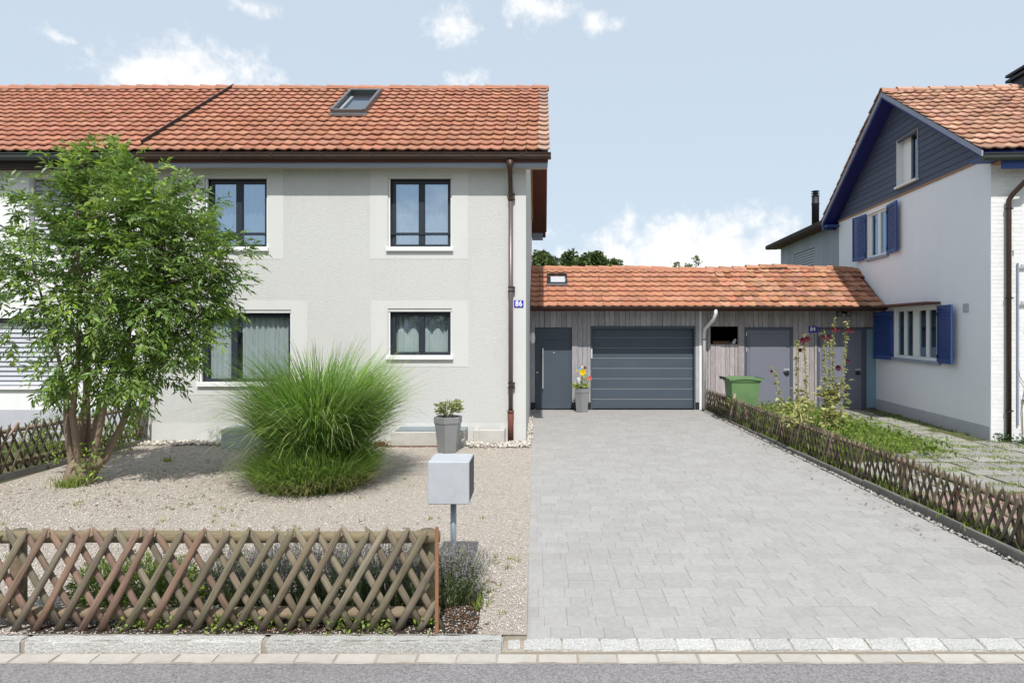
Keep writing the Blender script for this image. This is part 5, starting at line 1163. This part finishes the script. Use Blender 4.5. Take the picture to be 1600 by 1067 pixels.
cen = np.array([tx(180), TY, tz(470)])
dirs = unit(unit(Bt - cen) * .7 + dt * .5 + rng.normal(0, .55, Bt.shape) + [0, 0, .15])
# visible side branches
for i in range(0, len(Bt), NT * 2):
    if rt_[i] > .95: continue
    p_ = Vector(Bt[i]); near = min(allp, key=lambda a: (a - p_).length + max(0, a.z - p_.z + .1) * 3)
    mid = near.lerp(p_, .5) + Vector((0, 0, -.04)); q.tube([near, mid, p_], [.011, .007, .003], 4, cap=False)
q.build('trunk', 'bark', tree, smooth=True)
k = 11
tl = rng.uniform(.16, .30, len(Bt)); t = np.linspace(.12, 1, k)
up = np.array([0, 0, 1.0]); sdir = unit(np.cross(dirs, up + rng.normal(0, .3, dirs.shape))); udir = np.cross(sdir, dirs)
LB = (Bt[:, None, :] + dirs[:, None, :] * (tl[:, None] * t[None])[..., None] - up * (tl[:, None] * t[None] ** 2 * .25)[..., None])
sgn = np.where(np.arange(k) % 2 == 0, 1.0, -1.0); sgn[-1] = 0
LD = dirs[:, None, :] * .75 + sdir[:, None, :] * sgn[None, :, None] * .95 + rng.normal(0, .3, (len(Bt), k, 3)) + [0, 0, -.3]
Lf = (rng.uniform(.07, .135, (len(Bt), k)) * (1 - .25 * np.abs(t - .55)))
Up = np.repeat(udir[:, None, :], k, 1) + rng.normal(0, .35, (len(Bt), k, 3))
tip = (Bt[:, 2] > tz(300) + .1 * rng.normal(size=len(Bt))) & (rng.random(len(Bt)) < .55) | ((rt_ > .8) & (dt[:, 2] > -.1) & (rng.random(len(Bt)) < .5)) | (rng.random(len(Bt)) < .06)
def sel(m_): 
    b = LB[m_].reshape(-1, 3); return leaf_arrays(b, LD[m_].reshape(-1, 3), Lf[m_].ravel(), Lf[m_].ravel() * rng.uniform(.24, .34, len(b)), .12, Up[m_].reshape(-1, 3))
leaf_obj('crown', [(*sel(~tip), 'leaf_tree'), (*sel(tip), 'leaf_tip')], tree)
B = np.concatenate([np.stack([tx(150) + rng.normal(.02, .09, 90), TY - .12 + rng.normal(0, .08, 90), rng.uniform(.1, .55, 90)], -1), np.stack([tx(100) + rng.normal(0, .06, 30), TY - .1 + rng.normal(0, .06, 30), rng.uniform(.25, .6, 30)], -1)])
V1, F1 = leaf_arrays(B, rng.normal(0, 1, B.shape) + [0, -.5, .2], rng.uniform(.05, .1, len(B)), rng.uniform(.02, .03, len(B)))
V2, F2, _ = tufts([(tx(118), TY - .2, 0), (tx(135), TY - .18, 0), (tx(128), TY - .22, 0)], 60, .07, .22, 'weed', .01)
leaf_obj('base_shoots', [(V1, F1, 'leaf_tip'), (V2, F2, 'weed')], tree, 'stuff')

# ---- big ornamental grass
GX, GY = (497 - VX) / F * 9.0, 9.0
og = empty('ornamental_grass', (GX, GY, 0), 'tall fountain-shaped clump of ornamental grass in the gravel', 'grass clump')
def grass_clump(n, r, l0, l1, le0, le1, c0, c1, w0, w1, cx=0, cy=0, z=0.0, amin=0, amax=6.2832, segs=7):
    a = rng.uniform(amin, amax, n); rr = np.sqrt(rng.uniform(0, 1, n)) * r
    base = np.stack([GX + cx + rr * np.cos(a), GY + cy + rr * np.sin(a), np.full(n, z)], -1)
    out_ = a + rng.normal(0, .5, n); f = (rr / r)
    return blades(base, out_, rng.uniform(l0, l1, n), le0 + (le1 - le0) * f * rng.uniform(.3, 1.1, n), rng.uniform(w0, w1, n), segs, rng.uniform(c0, c1, n))
parts = [(*grass_clump(3300, .34, 1.3, 2.05, .02, .46, .5, 2.0, .013, .020), 'grass_blade'), (*grass_clump(1500, .33, 1.2, 1.7, .15, .45, .9, 2.1, .012, .018), 'grass_blade'),
         (*grass_clump(600, .34, 1.2, 1.95, .1, .5, .9, 2.4, .012, .019), 'grass_pale'), (*grass_clump(1200, .38, .9, 1.4, .2, .6, 1.0, 2.2, .010, .015), 'grass_skirt')]
leaf_obj('blades', parts, og)
parts = [(*grass_clump(3600, .58, .35, .85, .1, .85, .5, 1.8, .009, .014, cx=.02, cy=-.30, segs=5), 'grass_skirt'), (*grass_clump(1800, .66, .4, .75, .1, .7, .6, 1.7, .006, .010, cx=.02, cy=-.30, segs=5), 'grass_blade'), (*grass_clump(900, .66, .3, .65, .3, 1.0, .8, 1.9, .005, .008, cx=.08, cy=-.34, segs=5), 'straw')]
leaf_obj('skirt_blades', parts, og)

# ---- plants behind the street fence
def lavender(x, y, r, h, label, nst=380, flowers=True, m='lav_leaf'):
    e = empty('lavender_bush', (x, y, 0), label, 'lavender', group='lavender bushes behind the street fence')
    a = rng.uniform(0, 6.28, nst); rr = np.sqrt(rng.uniform(0, 1, nst)) * r * .6
    base = np.stack([x + rr * np.cos(a), y + rr * np.sin(a) * .7, np.full(nst, .0)], -1); ln = rng.uniform(.65, 1.05, nst) * h
    le = rr / r * .7 + rng.normal(0, .14, nst); cu = rng.uniform(-.1, .35, nst)
    V, Fc = blades(base, a, ln, le, np.full(nst, .005), 4, cu, .4); tipv = V.reshape(nst, 5, 2, 3)[:, -1].mean(1)
    n2 = nst * 5; B = base.repeat(5, 0) + rng.normal(0, .03, (n2, 3)); B[:, 2] = rng.uniform(.02, h * .62, n2); B[:, 0] += np.sin(le.repeat(5)) * np.cos(a.repeat(5)) * B[:, 2]; B[:, 1] += np.sin(le.repeat(5)) * np.sin(a.repeat(5)) * B[:, 2]
    V2, F2 = leaf_arrays(B, np.stack([np.cos(a).repeat(5) * .4, np.sin(a).repeat(5) * .4, np.full(n2, 1.0)], -1) + rng.normal(0, .35, (n2, 3)), rng.uniform(.04, .07, n2), np.full(n2, .007))
    ps = [(V, Fc, m), (V2, F2, m)]
    leaf_obj('foliage', ps, e)
    if flowers:
        n3 = nst * 5; tt = np.tile(np.linspace(-.05, .012, 5), nst); B = tipv.repeat(5, 0); B[:, 2] += tt
        V3, F3 = leaf_arrays(B, rng.normal(0, .7, (n3, 3)) + [0, 0, 1.0], np.full(n3, .017), np.full(n3, .010)); leaf_obj('flowers', [(V3, F3, 'lav_flower')], e)
    return e
px_at = lambda p, Y: (p - VX) / F * Y
for p_, y_, r, h_, lb in ((370, 4.95, .24, .38, 'leftmost grey-green lavender bush behind the street fence'), (430, 4.9, .26, .42, 'lavender bush behind the street fence, second from the left'), (492, 4.95, .27, .44, 'lavender bush behind the middle of the fence, third from the left'),
                       (552, 4.9, .27, .45, 'lavender bush behind the street fence, fourth from the left'), (612, 4.95, .27, .45, 'lavender bush just left of the end post of the street fence'), (664, 4.9, .24, .44, 'lavender bush directly behind the end post of the street fence'),
                       (706, 4.96, .19, .38, 'lavender bush at the foot of the letterbox post, past the fence end')):
    lavender(px_at(p_, y_), y_, r, h_, lb)
for p_, y_, r, h_, lb in ((155, 4.95, .22, .30, 'low green bush behind the left end of the street fence'), (215, 5.0, .24, .32, 'rounded low green bush behind the street fence, left of the lavender'), (268, 4.95, .20, .33, 'small green bush behind the fence next to the leftmost lavender')):
    e = empty('low_bush', (px_at(p_, y_), y_, 0), lb, 'bush', group='low green bushes behind the street fence')
    n = 3200; d = unit(rng.normal(0, 1, (n, 3))); d[:, 2] = np.abs(d[:, 2]); B = np.array([px_at(p_, y_), y_, .02]) + d * [r, r * .8, h_] * (rng.uniform(.2, 1, (n, 1)) ** .5)
    leaf_obj('foliage', [(*leaf_arrays(B, d + rng.normal(0, .4, (n, 3)) + [0, 0, .5], rng.uniform(.02, .045, n), rng.uniform(.006, .011, n)), 'leaf_bush')], e)
e = empty('yellow_leaf_plant', (px_at(312, 4.85), 4.85, 0), 'small yellow-green leafy plant showing through the street fence', 'plant')
n = 90; B = np.stack([px_at(312, 4.85) + rng.normal(0, .05, n), 4.85 + rng.normal(0, .05, n), rng.uniform(.08, .33, n)], -1); leaf_obj('foliage', [(*leaf_arrays(B, rng.normal(0, 1, (n, 3)) + [0, -.3, .3], rng.uniform(.035, .06, n), rng.uniform(.02, .03, n)), 'leaf_lime')], e)
sc_ = np.stack([rng.uniform(-2.9, -.68, 1500), rng.normal(4.56, .05, 1500), rng.uniform(.0, .09, 1500)], -1); sc_ = sc_[np.sin(sc_[:, 0] * 9) + np.sin(sc_[:, 0] * 23 + 1) > -.6]
V1, F1 = leaf_arrays(sc_, rng.normal(0, 1, sc_.shape) + [0, -.4, .3], rng.uniform(.02, .045, len(sc_)), rng.uniform(.012, .024, len(sc_)))
s2 = np.stack([rng.choice([-2.22, -1.85, -1.1, -1.42], 260) + rng.normal(0, .04, 260), rng.normal(4.62, .03, 260), rng.uniform(.03, .16, 260)], -1); V2, F2 = leaf_arrays(s2, rng.normal(0, 1, s2.shape), rng.uniform(.02, .04, 260), np.full(260, .008))
wd = leaf_obj('fence_weeds', [(V1, F1, 'weed'), (V2, F2, 'silver')], None, 'stuff'); tag(wd, 'small green weeds and silvery leaves growing along the foot of the street fence', 'weeds')
soilp = sheet('planting_strip', [(-3.4, 4.462), (-.42, 4.462), (-.45, 5.2), (-3.4, 5.2)], 'soil', 'strip of dark soil under the lavender behind the street fence', .006, 'soil')
n = 900; B = scat(n, -2.6, -.42, 4.47, 5.2); B[:, 2] = .012; leaf_obj('wood_chips', [(*leaf_arrays(B, rng.normal(0, 1, (n, 3)) * [1, 1, .15], rng.uniform(.02, .05, n), rng.uniform(.01, .02, n), 0, np.tile([0, 0, 1.0], (n, 1))), 'dry_leaf')], soilp, 'stuff')

# ---- hollyhocks beside the long fence
def hollyhock(p0, p1, top, Y, label, reds=(), base_leaf=1.0, base_y=None):
    xb, xt = px_at(p0, Y), px_at(p1, Y); zt = CH - (top - VY) / F * Y
    e = empty('hollyhock', (xb, Y, .02), label, 'hollyhock', group='hollyhocks behind the long fence')
    pts_ = [(xb + (xt - xb) * t ** 1.2 + .015 * math.sin(5 * t), Y + .02 * math.sin(4 * t), .02 + (zt - .02) * t) for t in np.linspace(0, 1, 8)]
    MB().tube(pts_, list(np.linspace(.012, .006, 8)), 6).build('stem', 'leaf_yellow', e)
    n = int(110 * zt / 2); t = rng.uniform(.34, 1, n); A_ = np.array(pts_); tt = t * 7; i = np.clip(tt.astype(int), 0, 6); B = A_[i] + (A_[i + 1] - A_[i]) * (tt - i)[:, None]
    a = rng.uniform(0, 6.28, n); dd = np.stack([np.cos(a), np.sin(a), rng.uniform(.0, .7, n)], -1)
    V1, F1 = pebbles(B + dd * .028, rng.uniform(.011, .021, n), .9)
    V2, F2 = leaf_arrays(B[::2], dd[::2], rng.uniform(.04, .09, len(B[::2])), rng.uniform(.025, .05, len(B[::2])))
    tl_ = [(V2, F2, 'leaf_yellow')]
    n = int(70 * base_leaf); t = rng.uniform(.02, .5, n); tt = t * 7; i = tt.astype(int); B = A_[i] + (A_[i + 1] - A_[i]) * (tt - i)[:, None]; a = rng.uniform(0, 6.28, n); dd = np.stack([np.cos(a), np.sin(a), rng.uniform(-.3, .5, n)], -1)
    B = B + dd * rng.uniform(.0, .10, (n, 1)); tl_.append((*leaf_arrays(B, dd, rng.uniform(.07, .14, n), rng.uniform(.06, .12, n)), 'leaf_yellow'))
    leaf_obj('leaves', tl_, e); leaf_obj('buds', [(V1, F1, 'leaf_yellow')], e, 'stuff')
    for (px_, py_, r) in reds: flower((px_at(px_, Y - .05), Y - .05, CH - (py_ - VY) / F * (Y - .05)), r, 'petal_red', e, 7, .45)
    return e
hollyhock(1232, 1208, 572, 12.0, 'short hollyhock leaning left, lowest of the flower stalks', ((1205, 580, .03),))
hollyhock(1247, 1245, 533, 12.2, 'hollyhock stalk with one maroon flower, left of the tallest pair by the boards', ((1250, 547, .045),))
hollyhock(1262, 1257, 522, 12.0, 'hollyhock stalk with two maroon flowers near its tip, in front of the boards', ((1254, 532, .065), (1261, 530, .06)))
hollyhock(1289, 1289, 517, 11.9, 'hollyhock with maroon flowers either side of its tip, left in the grey doorway', ((1286, 527, .05), (1295, 527, .06)))
hollyhock(1299, 1304, 498, 12.1, 'tallest hollyhock stalk in front of the right grey door', ((1301, 515, .055), (1309, 516, .055), (1309, 575, .065)), 1.4)
hollyhock(1296, 1297, 530, 12.0, 'short densely leafed hollyhock between the two tallest stalks', (), 1.6)
hollyhock(1311, 1325, 503, 12.0, 'rightmost hollyhock curving right with maroon flowers at its tip', ((1324, 516, .05), (1330, 517, .05), (1324, 564, .04)))
e = empty('bent_stalk', (px_at(1262, 10.6), 10.6, 0), 'dry yellowish stalk bending over the long fence towards the driveway', 'stalk')
ps_ = [(px_at(1264, 10.5), 10.5, CH - (705 - VY) / F * 10.5), (px_at(1256, 10.7), 10.7, CH - (670 - VY) / F * 10.7), (px_at(1247, 10.9), 10.9, CH - (632 - VY) / F * 10.9)]
MB().tube(ps_, .012, 6).build('stem', 'leaf_yellow', e)
n = 90; B = np.stack([px_at(1248, 11) + rng.normal(0, .13, n), 11 + rng.normal(0, .12, n), rng.uniform(.35, .85, n)], -1); leaf_obj('leaves', [(*leaf_arrays(B, rng.normal(0, 1, (n, 3)), rng.uniform(.06, .13, n), rng.uniform(.05, .1, n)), 'leaf_yellow')], e)
# bush leaning on the fence near the bin, ivy at the house corner, shrubs in the left garden
def bush(name, c, r, n, m, label, ls=(.04, .08), cat='bush', m2=None):
    e = empty(name, (c[0], c[1], 0), label, cat); k = max(3, int(n / 160)); cc = np.array(c) + rng.normal(0, .45, (k, 3)) * r; k_ = rng.integers(0, k, n)
    d = unit(rng.normal(0, 1, (n, 3))); B = cc[k_] + d * np.array(r) * .55 * rng.uniform(.2, 1, (n, 1)) ** .5; B[:, 2] = np.abs(B[:, 2])
    ps = [(*leaf_arrays(B, d + rng.normal(0, .5, (n, 3)) + [0, 0, .3], rng.uniform(*ls, n), rng.uniform(*ls, n) * .5), m)]
    leaf_obj('foliage', ps, e); return e
bush('climbing_plant', (XR(13.8) + .22, 14.6, .34), (.16, .6, .24), 700, 'leaf_yellow', 'yellow-green plant growing through the long fence in front of the bin', (.03, .06), 'plant')
c_ = HW @ Vector((.65, -.3, .12)); bush('ivy_bush', tuple(c_), (.45, .25, .16), 1500, 'ivy', 'dark green ivy at the foot of the white brick corner', (.035, .07), 'ivy')
c_ = HW @ Vector((.08, -.12, .08)); bush('corner_weed', tuple(c_), (.12, .1, .09), 160, 'ivy', 'small dark weed at the foot of the downpipe on the right', (.03, .06), 'weed')
c_ = HW @ Vector((.62, -.06, 2.02)); e = bush('vine_sprig', tuple(c_), (.07, .04, .09), 50, 'leaf_yellow', 'yellowish vine sprig against the white brick at the right edge', (.04, .07), 'vine')
ps_ = [HW @ Vector(v) for v in ((.52, -.03, .15), (.50, -.035, .6), (.56, -.04, 1.0), (.66, -.04, 1.5), (.64, -.05, 2.0))]; MB().tube(ps_, .008, 5).tube([HW @ Vector(v) for v in ((.56, -.04, 1.0), (.46, -.04, 1.15), (.44, -.04, 1.3))], .006, 5).build('stem', 'bark', e)
bush('garden_shrub', (px_at(70, 11.2), 11.2, .45), (.26, .25, .30), 700, 'leaf_bush', 'small bright green shrub against the white house plinth', (.03, .06), 'shrub')
bush('garden_shrub', (px_at(20, 9.9), 9.9, .25), (.4, .4, .22), 1100, 'leaf_bush', 'low green shrub behind the fence at the left edge', (.03, .06), 'shrub')
bush('garden_shrub', (px_at(175, 10.8), 10.8, .22), (.5, .4, .2), 1000, 'weed', 'low green plants behind the fence to the right of the tree trunk', (.03, .06), 'shrub')
bush('garden_shrub', (px_at(105, 10.4), 10.4, .24), (.5, .4, .22), 1000, 'weed', 'low green plants behind the fence left of the tree trunk', (.03, .06), 'shrub')

# ---- trees beyond the garage
def far_tree(px_, top, Y, wd, label, n=2600, m='leaf_far', dens=1.0):
    x = px_at(px_, Y); zt = CH - (top - VY) / F * Y; rw = wd / F * Y / 2; e = empty('distant_tree', (x, Y, -.16), label, 'tree', group='trees beyond the garage roof')
    q = MB().tube([(x, Y, -.2), (x + .1, Y, zt * .45), (x - .1, Y, zt * .85)], [.28, .2, .05], 7)
    k = 16; cc = np.stack([x + rng.normal(0, .42, k) * rw, Y + rng.normal(0, .5, k) * rw, zt - rng.uniform(0, .34, k) ** 1.3 * zt], -1); cr = rng.uniform(.28, .5, k) * rw
    cc[:, 2] -= cr * .55
    for c in cc[::2]: q.tube([(x, Y, zt * .5), tuple(c)], [.08, .03], 5, cap=False)
    q.build('trunk', 'bark', e)
    i = rng.integers(0, k, n); d = unit(rng.normal(0, 1, (n, 3))); B = cc[i] + d * (cr[i] * rng.uniform(.1, 1, n) ** .4)[:, None]
    leaf_obj('crown', [(*leaf_arrays(B, d + rng.normal(0, .5, (n, 3)), rng.uniform(.16, .34, n) * dens, rng.uniform(.1, .2, n) * dens), m)], e)
far_tree(843, 396, 46, 46, 'dark leafy treetop showing above the left end of the garage roof', 3200)
far_tree(872, 395, 44, 46, 'rounded treetop above the small garage roof window', 3200)
far_tree(898, 405, 48, 36, 'low dark treetop right of the garage roof window', 2200)
far_tree(925, 398, 43, 46, 'loose airy treetop standing clear of its neighbours above the garage roof', 1700)
far_tree(953, 407, 47, 26, 'rightmost small treetop of the row above the garage roof', 1200)
for p_, t_, lb in ((1057, 409, 'thin leafy shoot above the garage ridge, left of three'), (1075, 411, 'thin short leafy shoot above the garage ridge, in the middle of three'), (1088, 401, 'tallest leafy shoot above the garage ridge, right of three')):
    Y_ = 22.0; x = px_at(p_, Y_); zt = CH - (t_ - VY) / F * Y_; e = empty('leafy_shoot', (x, Y_, -.16), lb, 'shoot', group='leafy shoots behind the ridge')
    MB().tube([(x - .1, Y_, -.16), (x, Y_, zt - .05)], [.03, .008], 5).build('stem', 'bark', e)
    n = 70; B = np.stack([x + rng.normal(0, .06, n), Y_ + rng.normal(0, .06, n), zt - np.abs(rng.normal(0, .18, n))], -1); leaf_obj('leaves', [(*leaf_arrays(B, rng.normal(0, 1, (n, 3)), rng.uniform(.07, .13, n), rng.uniform(.05, .08, n)), 'leaf_bush')], e)
# tree line on the far side of the street (seen mirrored in the window panes)
n = 16000; k = 40; cc = np.stack([rng.uniform(-42, 26, k), rng.uniform(-34, -28, k), rng.uniform(2.0, 5.6, k)], -1); i = rng.integers(0, k, n); d = unit(rng.normal(0, 1, (n, 3))); B = cc[i] + d * rng.uniform(.6, 2.9, (n, 1))
B[:, 2] = np.maximum(B[:, 2], 0); o = leaf_obj('opposite_woodland', [(*leaf_arrays(B, d, rng.uniform(.5, .9, n), rng.uniform(.4, .6, n)), 'leaf_far')], None, 'stuff'); tag(o, 'dark tree line on the far side of the street mirrored in the windows', 'woodland')
